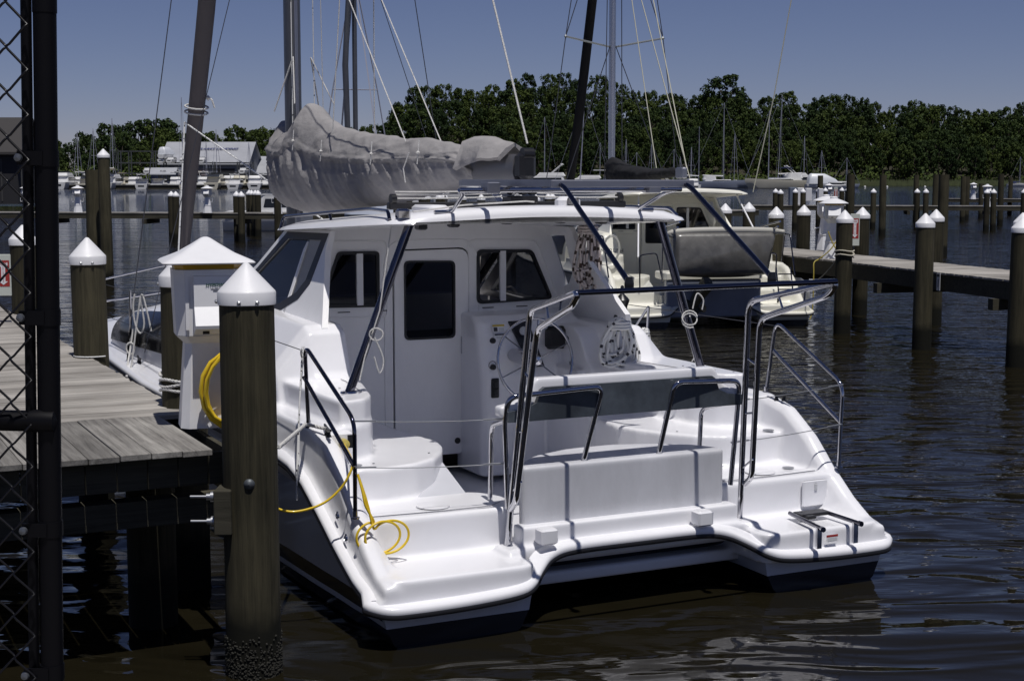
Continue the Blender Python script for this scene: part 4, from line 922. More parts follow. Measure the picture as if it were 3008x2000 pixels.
# fire extinguisher signs
def fire_sign(loc,rz,label,h=.62,w=.17):
    r=empty('fire_sign',loc,rz,label,'sign','red fire extinguisher signs')
    MB().bb((-w/2,-.012,0),(w/2,0,h),.004).build('sign_board',mat('sign_board_white',(.55,.58,.53),.6),r)
    z0,z1=h*.22,h*.86; x=w*.42; poly=[]
    def saw(a,b_,n,o):
        out=[]
        for i in range(n):
            t=i/n; p=(lerp(t,a[0],b_[0]),lerp(t,a[1],b_[1])); t2=(i+.5)/n; q=(lerp(t2,a[0],b_[0])-o[0],lerp(t2,a[1],b_[1])-o[1]); out+=[p,q]
        return out
    s_=w*.035
    poly=saw((-x,z0),(x,z0),6,(0,-s_))+saw((x,z0),(x,z1),18,(s_,0))+saw((x,z1),(-x,z1),6,(0,s_))+saw((-x,z1),(-x,z0),18,(-s_,0))
    MB().prismy(poly,-.0145,-.013).build('red_panel',RED,r)
    a=[(-.18,.50),(-.30,.50),(-.30,.60),(-.30,.80),(.30,.80),(.30,.60),(0,.50)]
    A_=[(0,z0+.02),(x*.72,z0+(z1-z0)*.2),(x*.32,z0+(z1-z0)*.2),(x*.32,z0+(z1-z0)*.74),(x*.72,z0+(z1-z0)*.80),(x*.72,z1-.025),(0,z1-.035),(-x*.72,z1-.025),(-x*.72,z0+(z1-z0)*.80),(-x*.32,z0+(z1-z0)*.74),(-x*.32,z0+(z1-z0)*.2),(-x*.72,z0+(z1-z0)*.2)]
    MB().prismy(A_,-.0165,-.015).build('white_arrow',WHITEP,r)
    textmesh('fire_lettering','FIRE',w*.26,RED,r,Matrix.Translation((0,-.0175,z1-.065*h/.62))@Matrix.Rotation(R(90),4,'X'),.0004)
    word='EXTINGUISHER'; st=(z1-z0)*.60/len(word)
    for i,ch in enumerate(word):
        textmesh('letter',ch,st*1.15,RED,r,Matrix.Translation((0,-.0175,z0+(z1-z0)*.78-st*(i+.8)))@Matrix.Rotation(R(90),4,'X'),.0004)
    return r
q=gy(1966,549,31.2); fire_sign((gy(1968,549,31.2).x,31.2,1.50),R(-4),'red fire extinguisher arrow sign on the piling of the right pier',h=.66,w=.19)
fire_sign((gy(9,650,16.6).x,16.6,1.60),R(4),'red fire extinguisher arrow sign seen through the chain-link fence',h=.46,w=.165)
# slip number plate on the right pier
q=gz(2249,652,1.10); tt=E0+EV*0
v_=((Vector((q.x,q.y,0))-E0).dot(EV)); c=E0+EV*v_-EU*.03
sgn=empty('slip_number_sign',(c.x,c.y,0.985),ea-R(90),'small white slip plate reading 1 on the right pier edge','sign')
MB().bb((-.055,-.01,0),(.055,0,.30),.004).build('number_plate',WHITEP,sgn)
textmesh('number','1',.20,mat('navy_print',(.01,.012,.05),.5),sgn,Matrix.Translation((0,-.0115,.12))@Matrix.Rotation(R(90),4,'X'),.0004)
MB().b2((-.04,-.0115,.235),(.04,-.0105,.285)).build('heading_bar',mat('navy_bar',(.02,.025,.06),.5),sgn)
# ------------------------------------------------------------------ chain-link fence, very near on the left
FM=mat('black_vinyl_coating',(.003,.003,.0045),.5,spec=.12)

fn=empty('chain_link_fence',(0,0,0),0,'black vinyl chain-link fence and its round post at the left edge','fence')
FY=3.0
def fx(px): return gy(px,780,FY).x
def fz(py): return gy(100,py,FY).z
PXC=fx(111.5); pr=.0335
MB().tube([(PXC,FY,1.3),(PXC,FY,4.3)],.0226,20).build('fence_post',FM,fn,60)
MB().tube([(PXC,FY,fz(30)),(PXC,FY,4.3)],.0238,20).build('post_sleeve',FM,fn,60)
gx=fx(69.5); MB().tube([(gx,FY,1.3),(gx,FY,4.3)],.0109,14).build('frame_upright',FM,fn,60)
for py in (970,1800): MB().tube([(gx,FY,fz(py)),(gx-1.6,FY,fz(py))],.0215,14).build('frame_rail',FM,fn,60)
MB().lathe([(0,-.03),(.022,-.025),(.024,0),(.022,.025),(0,.03)],(fx(100),FY-.012,fz(967)),14,'x').build('rail_elbow',FM,fn,60)
for py in (365,730,1215,1545):
    z=fz(py); b=MB(); b.lathe([(.0228,-.016),(.0245,-.016),(.0245,.016),(.0228,.016)],(PXC,FY,z),20); b.b2((fx(54),FY-.027,z-.014),(PXC,FY-.023,z+.014))
    bo_=b.build('post_band',FM,fn,40); MB().lathe([(0,-.009),(.007,-.007),(.009,0)],(fx(59),FY-.030,z),12,'y').build('carriage_bolt',mat('steel_bolt',(.12,.13,.15),.4,metal=.6),bo_,50)
b=MB(); cell=.0875; zt=fz(62)+.0875*9
xr=fx(88); step=.041
for k in range(0,5):
    xc=xr-.004-step*k
    pts=[]; n=int((4.3-1.4)/cell)
    for i in range(n*2):
        z=zt-i*cell/2; right=((i+k)%2==0)
        x=xc if right else xc-step
        y=FY-.034+(.003 if right else -.003)
        pts+= [(x-(.006 if right else -.006),y+.004,z+.006),(x,y,z+.001),(x-(.006 if right else -.006),y-.004,z-.005)]
    b.tube(pts,.0026,6)
b.build('chain_link_mesh',mat('black_wire_coating',(.004,.004,.006),.35,spec=.3),fn,60)
_p=Vector((PXC,FY,gy(111.5,780,FY).z)); _a=R(1.25); fn.rotation_euler=(0,_a,0); fn.location=_p-Matrix.Rotation(_a,3,'Y')@_p
MB().b2((-5,-3,1.20),(5,3.15,1.30)).build('landing_deck',PLANKX,None)
tag(bpy.data.objects['landing_deck'],'plank landing the fence stands on, below the frame','landing')
# ------------------------------------------------------------------ ropes and lines
def rope(name,paths,r,label,m=None,group=None,parent=None,cat='rope'):
    b=MB()
    for p in paths: b.tube(p,r,7)
    return tag(b.build(name,m or ROPE,parent,60),label,cat,group)
def laid(name,path,r,label,cat='rope'):
    path=[Vector(p) for p in path]; b=MB(); L=0; acc=[0]
    for a,c in zip(path,path[1:]): L+=(c-a).length; acc.append(L)
    n=max(8,int(L/(r*.9))); pts=[]
    j=0
    for i in range(n+1):
        s=L*i/n
        while j<len(acc)-2 and acc[j+1]<s: j+=1
        t=(s-acc[j])/max(1e-6,acc[j+1]-acc[j]); pts.append((path[j].lerp(path[j+1],t),(path[j+1]-path[j]).normalized(),s))
    for k in range(3):
        q=[]
        for p,d,s in pts:
            u=d.orthogonal().normalized() if abs(d.z)>.95 else d.cross(Vector((0,0,1))).normalized(); v=d.cross(u); a=s/(r*7)*2*math.pi+k*2.094
            q.append(p+(u*math.cos(a)+v*math.sin(a))*r*.5)
        b.tube(q,r*.56,6)
    return tag(b.build(name,ROPE,None,60),label,cat)
hl=[]
for i in range(80):
    a=i*2*math.pi/22; hl.append((p3.x+.165*math.cos(a),p3.y+.165*math.sin(a),1.40+.035*(i/22)+.010*math.sin(i)))
laid('mooring_rope',hl,.011,'white laid rope wound round the piling foot behind the pedestal')
Bm=Matrix.Translation(cat.location)@Matrix.Rotation(BA,4,'Z')
def bw(*p): return Bm@Vector(p)
laid('dock_line',[(-1.36,8.62,1.34),bw(-1.97,1.32,1.21),bw(-1.89,1.14,1.20)],.013,'thick white dock line from the nearest piling to the stern cleat')
rope('hanging_line',[[bw(-1.96,1.40,1.74),bw(-2.02,1.30,1.35),bw(-2.07,1.22,.95),bw(-2.10,1.15,.72)],[bw(-1.95,1.40,1.74),bw(-2.00,1.36,1.35),bw(-2.05,1.25,.95),bw(-2.09,1.17,.75)],
   [bw(-1.97,1.34,1.70)+Vector((.02*math.cos(a),.02*math.sin(a),.03*math.sin(a*2))) for a in [i*.6 for i in range(24)]]],.006,'thin flecked line tied to the port stern rail and hanging beside the hull',ROPEF)
rope('thin_line',[[(p2.x+.1*math.cos(a)*1.6,p2.y+.16*math.sin(a),1.315) for a in [R(k) for k in range(180,340,15)]]],.006,'thin cream line lying at the foot of the piling right of the fence post',ROPEF)
# loop on lifeline, bow line
a0=bw(-1.92,6.9,1.70)
rope('looped_line',[curve([a0+Vector((-.03,0,.02)),a0+Vector((-.05,0,-.12)),a0+Vector((-.03,0,-.30)),a0+Vector((.02,0,-.38)),a0+Vector((.06,0,-.28)),a0+Vector((.03,0,-.05)),a0+Vector((.05,0,.01)),a0+Vector((.09,0,-.15)),a0+Vector((.13,0,-.36))],4),
   [a0+Vector((.03,0,0)),a0+Vector((-.02,0,-.3)),a0+Vector((-.08,0,-.7)),a0+Vector((-.13,-.05,-1.02))]],.0095,'white line looped over the lifeline and hanging down to the side deck')
rope('spring_line',[curve([bw(-1.88,7.35,1.62)-Vector((0,0,.3)),bw(-1.93,7.3,1.10),bw(-2.0,7.1,.95),bw(-2.06,6.75,.75),(-3.1,11.95,1.32)],6),[bw(-1.93,7.3,1.12)+Vector((.045*math.cos(a),.02,.06*math.sin(a))) for a in [i*.5 for i in range(26)]]],.010,'knotted white mooring line on the port side deck beside the stanchion foot')
# yellow cord on the stern
yc=[bw(-1.79,1.06,1.10),bw(-1.84,.85,1.10),bw(-1.93,.50,1.08),bw(-1.97,.44,1.02),bw(-2.03,.46,.92),bw(-2.15,.48,.83),bw(-2.32,.52,.79),bw(-2.45,.56,.83),bw(-2.50,.60,.88)]
loop=[]
for i in range(44):
    a=.5*math.pi+i*2*math.pi/20; k=i/44
    loop.append((-1.845+(.115*k)+(.13+.01*k)*math.cos(a),.335-.02*k+.01*math.sin(a*.5),.610+.105*math.sin(a)))
yc2=[bw(-1.93,.40,1.02),bw(-1.915,.36,.92),bw(-1.90,.34,.82)]+[bw(*p) for p in loop]+[bw(-1.86,.33,.70),bw(-1.89,.35,.85),bw(-1.93,.40,1.02)]
rope('shore_power_cord',[curve(yc,6),curve(yc2,4)],.0085,'yellow power cord plugged into the port stern and tied in loops over the lowest step',YEL,cat='cord')
MB().lathe([(0,-.07),(.032,-.06),(.034,.0),(.022,.03),(.016,.07)],(0,0,0),14,'y').xf(Matrix.Translation(bw(-1.78,1.09,1.10))@Matrix.Rotation(R(20),4,'Z')).build('cord_plug',mat('pale_yellow_plug',(.55,.45,.12),.45),bpy.data.objects['shore_power_cord'],50)
# hanks of rope
def hank(name,c,hw,h,n,rr,m,label,seed,flat=.06,yaw=0,top=.1,squash=.5,dark=INK,run=(3,2)):
    rnd=random.Random(seed); b=MB(); Mx=Matrix.Translation(c)@Matrix.Rotation(yaw,4,'Z'); K=44
    for i in range(n):
        w_=hw*rnd.uniform(.30,1.0); hh=h*rnd.uniform(.66,1.0); ox=rnd.uniform(-.35,.35)*hw; dy=rnd.uniform(-flat,flat); ph=rnd.uniform(0,6)
        pts=[]
        for k in range(K):
            a=2*math.pi*k/K; s=math.sin(a); q=.5-.5*s; x=w_*math.cos(a)*(1-(1-squash)*(1-q)**.7)
            pts.append(Mx@Vector((ox*q+x+.012*math.sin(a*2+ph),dy*(1-.3*q)+.014*math.sin(a*3+i),-hh*q+top*rnd.uniform(0,.01))))
        k0=len(b.m); b.tube(pts,rr,6,closed=True)
        for k in range(K):
            if (k+i*2)%(run[0]+run[1])>=run[0]:
                for q in range(6): b.m[k0+k*6+q]=1
    for z in (-.03,-.055,-.08): b.tube([Mx@Vector((hw*squash*1.0*math.cos(a),(flat+.015)*math.sin(a),z)) for a in [i*.5 for i in range(13)]],rr,6,closed=True)
    return tag(b.build(name,[m,dark],None,60),label,'rope')
hank('rope_coil',bw(1.16,2.42,1.72),.25,.44,15,.0125,mat('clean_white_rope',(.76,.76,.75),.8),'white rope with black flecks coiled and hung over the starboard winch',5,flat=.06,yaw=BA-R(10),squash=.35,run=(7,1))
hank('rope_coil',bw(1.20,3.05,2.50),.15,.60,15,.011,mat('tan_rope',(.60,.53,.50),.8),'tan striped rope bundle hanging under the roof beside the starboard window',8,flat=.06,yaw=BA,squash=.6,dark=mat('dark_brown_rope',(.06,.038,.03),.8),run=(3,1))
hank('rope_coil',bw(1.95,3.30,1.52),.09,.55,8,.010,ROPEF,'white flecked rope hank hanging from the starboard stanchion',12,flat=.03,yaw=BA,squash=.3,run=(7,1))
sp_=T('boarding_stanchion',[[(1.98,3.35,1.1),(1.98,3.3,1.72)],[(1.98,3.3,1.72),(1.98,3.95,1.15)]],.013)
rope('thin_white_line',[[bw(-1.20,1.62,2.60),bw(-1.31,1.60,1.95),bw(-1.42,1.62,1.62),bw(-1.47,1.60,1.45)],[bw(-1.37,1.60,1.80)+Vector((.05*math.cos(a)+.03,-.01,.045*math.sin(a)-.02)) for a in [i*.55 for i in range(26)]],curve([bw(-1.36,1.58,1.76),bw(-1.30,1.56,1.60),bw(-1.33,1.56,1.50),bw(-1.37,1.56,1.62)],5)],.0055,'thin white line tied round the port arch leg with a loose bow')
rope('thin_white_line',[[bw(1.33,1.60,1.80)+Vector((.06*math.cos(a),-.02+.03*math.sin(a),.05*math.sin(a)-.02*a/6)) for a in [i*.5 for i in range(24)]],curve([bw(1.36,1.60,1.86),bw(1.40,1.60,1.98),bw(1.46,1.6,1.93),bw(1.45,1.6,1.85)],5),[bw(1.36,1.64,1.8),bw(1.60,1.9,1.45),bw(1.62,2.0,1.38)]],.006,'white line knotted round the starboard arch leg')
rope('mooring_line',[sag((3.95+1.9*math.cos(R(12)),29.1+1.9*math.sin(R(12))-.1,.80),(gy(1936,560,27.85).x,27.85,1.50),.10,20)],.011,'cream line running from the second catamaran stern to the pier piling',mat('old_rope',(.36,.34,.28),.9))
pp=gy(1945,570,28.0)
rope('piling_line',[[(pp.x+.175*math.cos(a),28.0+.175*math.sin(a),1.42+.02*math.sin(a*2)+.012*a) for a in [i*.35 for i in range(36)]]],.013,'cream mooring line wrapped round the piling beside the round-headed pedestals',mat('cream_rope',(.55,.52,.42),.9))

me=bpy.data.meshes.new('bounce_ground'); me.from_pydata([(-160,-170,1.18),(160,-170,1.18),(160,-4.5,1.18),(-160,-4.5,1.18)],[],[(0,1,2,3)]); me.materials.append(mat('pale_bounce_surface',(.46,.44,.41),.95,var=.12,vscale=.5)); o=bpy.data.objects.new('bounce_ground',me); COL.objects.link(o); tag(o,kind='structure')  # unseen pale ground added behind the camera to bounce light onto the boat
# ================================================================== second catamaran
c2=empty('catamaran',(3.95,29.1,0),R(12),'cream older catamaran with a grey dinghy across its stern, beyond the white one','boat')
H2=hull_material((.60,.60,.56),(.08,.09,.12),(.01,.012,.02))
hb=MB(); hull_mesh(hb,-1); hull_mesh(hb,1); hb.build('hulls',H2,c2,35)
MB().b2((-1.0,.25,.45),(1.0,9.2,.62)).build('bridge_deck',H2,c2)
mould('cockpit_moulding',deck_solids(False),GELC,c2,.03,3)
flange(c2,GELC); foredeck(c2,GELC,H2); trunk(c2,GELC); house_parts(c2,GELC)
MB().bb((-.97,.04,.20),(.97,.20,.93),.02).build('engine_well_panel',HULLG,c2)
MB().bb((-.99,.02,.93),(.99,.75,1.08),.02).build('stern_seat',GELC,c2,30)
# bow quarter paint panels
for sg in (-1,1):
    MB().prismx([(.10,.42),(.5,.55),(1.3,.88),(.6,.90),(.12,.80)],(sg*2.02),(sg*2.035)).build('quarter_panel',HULLG,c2)
textmesh('boat_name','WINDRUSH',.12,INK,c2,Matrix.Translation((-1.52,2.27,1.40))@Matrix.Rotation(R(-8),4,'Z')@Matrix.Rotation(R(90),4,'X'),.002)
d2=empty('inflatable_dinghy',(3.95,29.1,0),R(12),'grey inflatable dinghy hoisted on edge across the stern of the cream catamaran','dinghy')
dm=MB().loft([[(x,y,z) for x,z in rpoly(pp_,.12,4)] for y,pp_ in ((-.62,[(-.92,1.12),(.78,1.12),(.98,1.80),(-.98,1.80)]),(-.55,[(-1.0,1.05),(.86,1.05),(1.02,1.86),(-1.03,1.86)]),(-.35,[(-1.0,1.05),(.86,1.05),(1.02,1.88),(-1.03,1.88)]),(-.28,[(-.9,1.14),(.76,1.14),(.95,1.80),(-.95,1.80)]))])
dm.build('dinghy_floor',mat('wet_grey_hypalon',(.145,.14,.13),.35,var=.35,vscale=3,coat=.4,bump=.3,bscale=6),d2,60)
MB().tube(curve([(-1.0,-.45,1.80),(-1.08,-.45,1.86),(-.5,-.46,1.90),(.5,-.46,1.90),(1.05,-.46,1.88),(1.22,-.5,1.86)],5),[.05]*6+[.07]*15+[.05]*4+[.03],10).build('dinghy_tube',mat('pale_hypalon',(.42,.41,.37),.5),d2,60)
MB().tube(curve([(-.98,-.42,1.10),(-.4,-.43,1.06),(.4,-.43,1.06),(.84,-.42,1.12)],5),.05,8).build('dinghy_keel',mat('dark_hypalon',(.07,.068,.06),.5),d2,60)
c2t=[]
for sg in (-1,1):
    T('davit',[[(1.0*sg,.25,.9),(1.0*sg,.2,1.95),(1.0*sg,-.8,2.08)],[(1.0*sg,.2,1.75),(1.0*sg,-.7,1.98)]],.018,CHROME,c2)
    T('roof_strut',[[(1.05*sg,1.7,2.55),(1.35*sg,.7,1.35)]],.018,WHITEP,c2)
    T('stern_rail',[[(1.98*sg,1.5,1.17),(2.0*sg,1.4,1.76),(1.97*sg,1.05,1.75),(1.95*sg,.7,.95)]],.015,DARKST,c2)
    T('stern_rail',[[(1.4*sg,.4,.75),(1.42*sg,.38,1.4),(1.1*sg,.3,1.45),(1.0*sg,.25,.95)]],.015,DARKST,c2)
    T('side_rail',[[(1.98*sg,2.6,1.15),(2.0*sg,2.5,1.75),(1.98*sg,2.3,1.75),(1.97*sg,2.0,1.15)]],.015,DARKST,c2)
b=MB(); b.tube([(1.32,-.0,.66),(1.30,.1,1.15)],.015,8); b.tube([(1.62,-.0,.66),(1.60,.1,1.15)],.015,8)
for z in (.72,.88,1.02): b.tube([(1.31,.03,z),(1.62,.03,z)],.013,6)
b.tube([(1.3,-.02,.46),(1.32,0,.66)],.02,6); b.build('boarding_ladder',DARKST,c2)
# tilted outboard drive
og=MB(); og.loft([rrect(-.09,.09,-.13,.13,.05),rrect(-.07,.07,-.12,.12,.05),rrect(-.05,.05,-.10,.12,.04),rrect(-.04,.04,-.09,.14,.03)] and [[(x,y,z) for x,y in rrect(-a,a,-c,c,min(a,c)*.5)] for a,c,z in ((.10,.15,.62),(.08,.13,.35),(.06,.11,.05),(.045,.13,-.14),(.02,.06,-.22))])
og.b2((-.13,-.20,.02),(.13,.16,.035))
og.xf(Matrix.Translation((-.45,.02,.45))@Matrix.Rotation(R(38),4,'X')@Matrix.Rotation(R(18),4,'Y')); ogo=og.build('outboard_leg',mat('weedy_grey_metal',(.09,.085,.06),.5,var=.5,vscale=14),c2,40)
pr_=MB(); pr_.lathe([(0,-.10),(.035,-.06),(.04,.06)],(0,0,0),12,'y')
for i in range(3):
    a=2.094*i; pr_.loft([[(.03*math.cos(a+.3),.02,.03*math.sin(a+.3)),(.03*math.cos(a-.3),-.02,.03*math.sin(a-.3)),(.13*math.cos(a-.35),-.04,.13*math.sin(a-.35)),(.14*math.cos(a+.2),.03,.14*math.sin(a+.2))],[(.03*math.cos(a+.3),.03,.03*math.sin(a+.3)),(.03*math.cos(a-.3),-.01,.03*math.sin(a-.3)),(.13*math.cos(a-.35),-.03,.13*math.sin(a-.35)),(.14*math.cos(a+.2),.04,.14*math.sin(a+.2))]])
pr_.xf(Matrix.Translation((-.30,-.12,.38))@Matrix.Rotation(R(30),4,'Z')@Matrix.Rotation(R(38),4,'X')); pr_.build('propeller',mat('bronze',(.25,.20,.12),.4,metal=.7),ogo,40)
m2=MB().loft([[(.08*math.cos(a),7.45+.11*math.sin(a),z) for a in [2*math.pi*i/16 for i in range(16)]] for z in (1.6,14.5)]).build('mast',mat('bright_mast_alloy',(.50,.51,.55),.25,metal=.9),c2,50)
b=MB()
for sg in (-1,1):
    b.tube([(0,7.45,6.0),(1.20*sg,7.25,6.22)],.022,6); b.lathe([(0,-.06),(.04,0),(0,.06)],(1.2*sg,7.25,6.22),8)
b.build('spreader',mat('spreader_alloy',(.35,.37,.37),.4,metal=.6),m2)
W('rigging',[[(1.9,7.3,1.0),(1.2,7.25,6.22),(.1,7.45,13)],[(-1.9,7.3,1.0),(-1.2,7.25,6.22),(-.1,7.45,13)],[(1.9,6.8,1),(.08,7.4,6.0)],[(-1.9,6.8,1),(-.08,7.4,6.0)],[(1.2,7.25,6.22),(.1,7.4,9.5)],[(-1.2,7.25,6.22),(-.1,7.4,9.5)],[(.2,7.2,2.2),(.12,7.3,13)],[(-.25,7.2,2.2),(-.12,7.3,13)]],.011,WIRE,c2)
W('running_line',[[(.10,7.3,9.0),(.95,4.4,2.9)],[(.12,7.3,9),(.45,5.2,2.95)],[(.1,7.3,11),(.2,2.4,3.1)],[(2.6,1.5,9.5),(1.95,2.0,4.6),(1.6,2.2,2.6)]],.012,mat('pale_halyard',(.50,.49,.40),.7),c2)
MB().tube([(-.20,11.05,1.2),(-.17,10.9,2.7),(-.1,10.1,4.7),(-.02,9.2,7.4),(0,8.0,12)],[.09,.115,.125,.12,.08],10).build('furled_jib',BCANV,c2,60)
cover(2.35,7.75,60,[(2.35,3.06),(2.6,3.12),(4,3.10),(6,3.2),(7,3.35),(7.6,3.45),(7.75,3.3)],[(2.35,2.92),(4,2.85),(6.5,2.75),(7.75,2.75)],[(2.35,.06),(3,.15),(6,.22),(7.75,.16)],'sail_cover',BCANV,c2,24,False)
MB().bb((-.07,1.95,2.88),(.07,2.35,3.12),.03).build('boom_end',ALU,c2)
rope('coiled_line',[[ (Matrix.Translation(c2.location)@Matrix.Rotation(R(12),4,'Z'))@Vector((-1.75+.16*math.cos(a)*(1+.1*math.sin(a*.37)),1.2,1.5+.25*math.sin(a)*(1+.08*math.cos(a*.3)))) for a in [i*.45 for i in range(60)]]],.011,'pale line coiled on the port rail of the cream catamaran',mat('pale_coil',(.45,.45,.42),.8))
# ================================================================== distant docks
FARP=BEAM
def far_dock(x0,x1,D0_,D1_,label,w=1.6,beams=True):
    a=Vector((x0,D0_,0)); b_=Vector((x1,D1_,0)); L=(b_-a).length; rz=math.atan2(b_.y-a.y,b_.x-a.x)
    r=empty('distant_dock',a,rz,label,'dock')
    MB().bb((0,0,1.25),(L,w,1.30),.005).build('decking',PLANKY,r)
    MB().b2((0,.02,1.02),(L,.06,1.255)).build('fascia',BEAM,r); MB().b2((0,w-.06,1.02),(L,w-.02,1.255)).build('fascia',BEAM,r)
    n=int(L/4.5)
    for i in range(n+1): 
        x=min(L-.2,i*4.5+.5); MB().b2((x,-.15,.78),(x+.16,w+.15,1.0)).build('cross_beam',BEAM,r)
    return r
far_dock(-31,3.5,71.5,67,'long dark dock across the water on the left, before the marina')
far_dock(13.5,45,88.5,84,'dark dock beyond the right pier, crossing below the sailing yachts')
far_dock(3.5,12.5,66.0,76.0,'short dark dock behind the roof of the white catamaran')
far_dock(33,52,118,112,'farthest low dock at the right edge, with white pedestals')
gpos=[(396,69.5),(405,68.4),(546,69.4),(556,68.3),(574,76.5),(581,76),(588,75.6),(594,75),
 (640,66),(760,64),(842,62),(915,57.5),(942,64.6),(972,59),(983,63),(1012,62),(1022,62.5),(1065,58),(1108,57),(1155,53.5),(1187,53),(1200,55),(1235,55),(1262,60),(1272,61),(1310,58),
 (1785,86),(1797,80),(1830,86.2),(1848,87),(1884,93),(1900,94),(1937,97),(1950,98),(2010,86.2),(2111,86),(2131,85.5),(2271,82.7),(2287,83),(2356,84)]
for i,(x,D) in enumerate(gpos):
    side='left dock' if i<8 else ('docks behind the white catamaran roof' if i<26 else 'docks beyond the right pier')
    j=i if i<8 else (i-8 if i<26 else i-26)
    ords=['first','second','third','fourth','fifth','sixth','seventh','eighth','ninth','tenth','eleventh','twelfth','thirteenth','fourteenth','fifteenth','sixteenth','seventeenth','eighteenth']
    pile(gy(x,500,D).x,D,2.30,label='small capped piling, %s from the left along the %s'%(ords[j],side),group='capped pilings of the distant docks')
ORD=['first','second','third','fourth','fifth','sixth','seventh','eighth','ninth','tenth','eleventh','twelfth','thirteenth','fourteenth','fifteenth','sixteenth','seventeenth','eighteenth','nineteenth','twentieth']
def ordn(i):
    t=['','twenty','thirty','forty','fifty','sixty','seventy','eighty','ninety']
    if i<20: return ORD[i]
    k=i+1
    if k%10==0: return {3:'thirtieth',4:'fortieth',5:'fiftieth',6:'sixtieth',7:'seventieth',8:'eightieth',9:'ninetieth'}.get(k//10,'last')
    return t[k//10-1]+'-'+ORD[k%10-1]
for i,(x,D,h) in enumerate([(1888,95,3.05),(1957,62,3.05),(2032,76,3.05),(2108,100,3.1),(2152,88,3.1),(2171,56,3.02),(2216,100,3.0),(2225,104,3.0),(2303,92,3.15),(2324,118,2.95),(2258,108,2.5)]):
    pile(gy(x,500,D).x,D,h,cap=False,label='tall bare wooden piling, %s of those standing in the right-hand water'%ordn(i),group='tall uncapped mooring piles',r=.17 if D>60 else .19)
for x,D,rz,l in ((180,70.5,8,'white pedestal on the left dock, right of the fence post'),(478,69.2,-5,'white pedestal on the left dock, behind the furled jib'),(62,71.2,0,'white pedestal on the left dock, behind the fence mesh'),(640,67.6,0,'white pedestal on the left dock, half hidden by the sail cover'),
    (1908,97.5,0,'white pedestal beside the fire sign on the dock beyond the right pier'),(2272,84,0,'white pedestal between two capped pilings at the far right'),(2240,114,0,'small white pedestal on the farthest dock at the right')):
    pedestal_b((gy(x,480,D).x,D,1.30),R(rz),l,'white pedestals of the distant docks',1.02)
fire_sign((gy(1923,480,97).x,96.9,1.45),0,'tiny red fire sign on the dock beyond the right pier',h=.85,w=.25)
bx_=empty('dock_locker',(gy(1858,465,88).x,88.3,1.30),0,'pale grey utility cabinets standing on the dock beyond the right pier','cabinet')
MB().bb((-.95,0,0),(-.55,.5,1.05),.02).build('cabinet',mat('blue_grey_panel',(.13,.16,.22),.6),bx_); MB().bb((-.5,0,.02),(-.12,.5,1.02),.02).build('cabinet',WHITEP,bx_); MB().bb((.0,0,.25),(.35,.5,1.0),.02).build('cabinet',WHITEP,bx_); MB().bb((.75,0,.25),(1.02,.5,.98),.02).build('cabinet',WHITEP,bx_)
# ================================================================== boats
WH=mat('distant_white_gelcoat',(.66,.66,.66),.5,var=.1,vscale=1); CRM=mat('distant_cream_gelcoat',(.55,.52,.43),.5); BLU=mat('distant_blue_grey_hull',(.24,.27,.35),.5); NAVY=mat('navy_canvas',(.02,.03,.09),.8); TAN=mat('tan_canvas',(.35,.30,.22),.8); ALM=mat('distant_mast_alloy',(.38,.39,.46),.5,metal=.3); DKG=mat('distant_dark_glass',(.015,.017,.02),.25); ORG=mat('weathered_orange',(.3,.1,.05),.8)
_bp={}
def hullform(L,B,H,bowrake=.12,n=12,transom=.82):
    secs=[]
    for i in range(n+1):
        t=i/n; x=-L/2+L*t; w_=B/2*(transom+(1-transom)*min(1,t*2.5))*(1-max(0,(t-.45)/.55)**2.2); w_=max(w_,.02); h=H*(1+.28*t*t); ov=bowrake*L*max(0,(t-.8)/.2)
        secs.append([(x-ov*.9,-w_*.55,-.3),(x-ov*.9,w_*.55,-.3),(x-ov*.5,w_*.86,.15),(x,w_,h*.7),(x,w_,h),(x,-w_,h),(x,-w_,h*.7),(x-ov*.5,-w_*.86,.15)])
    return secs
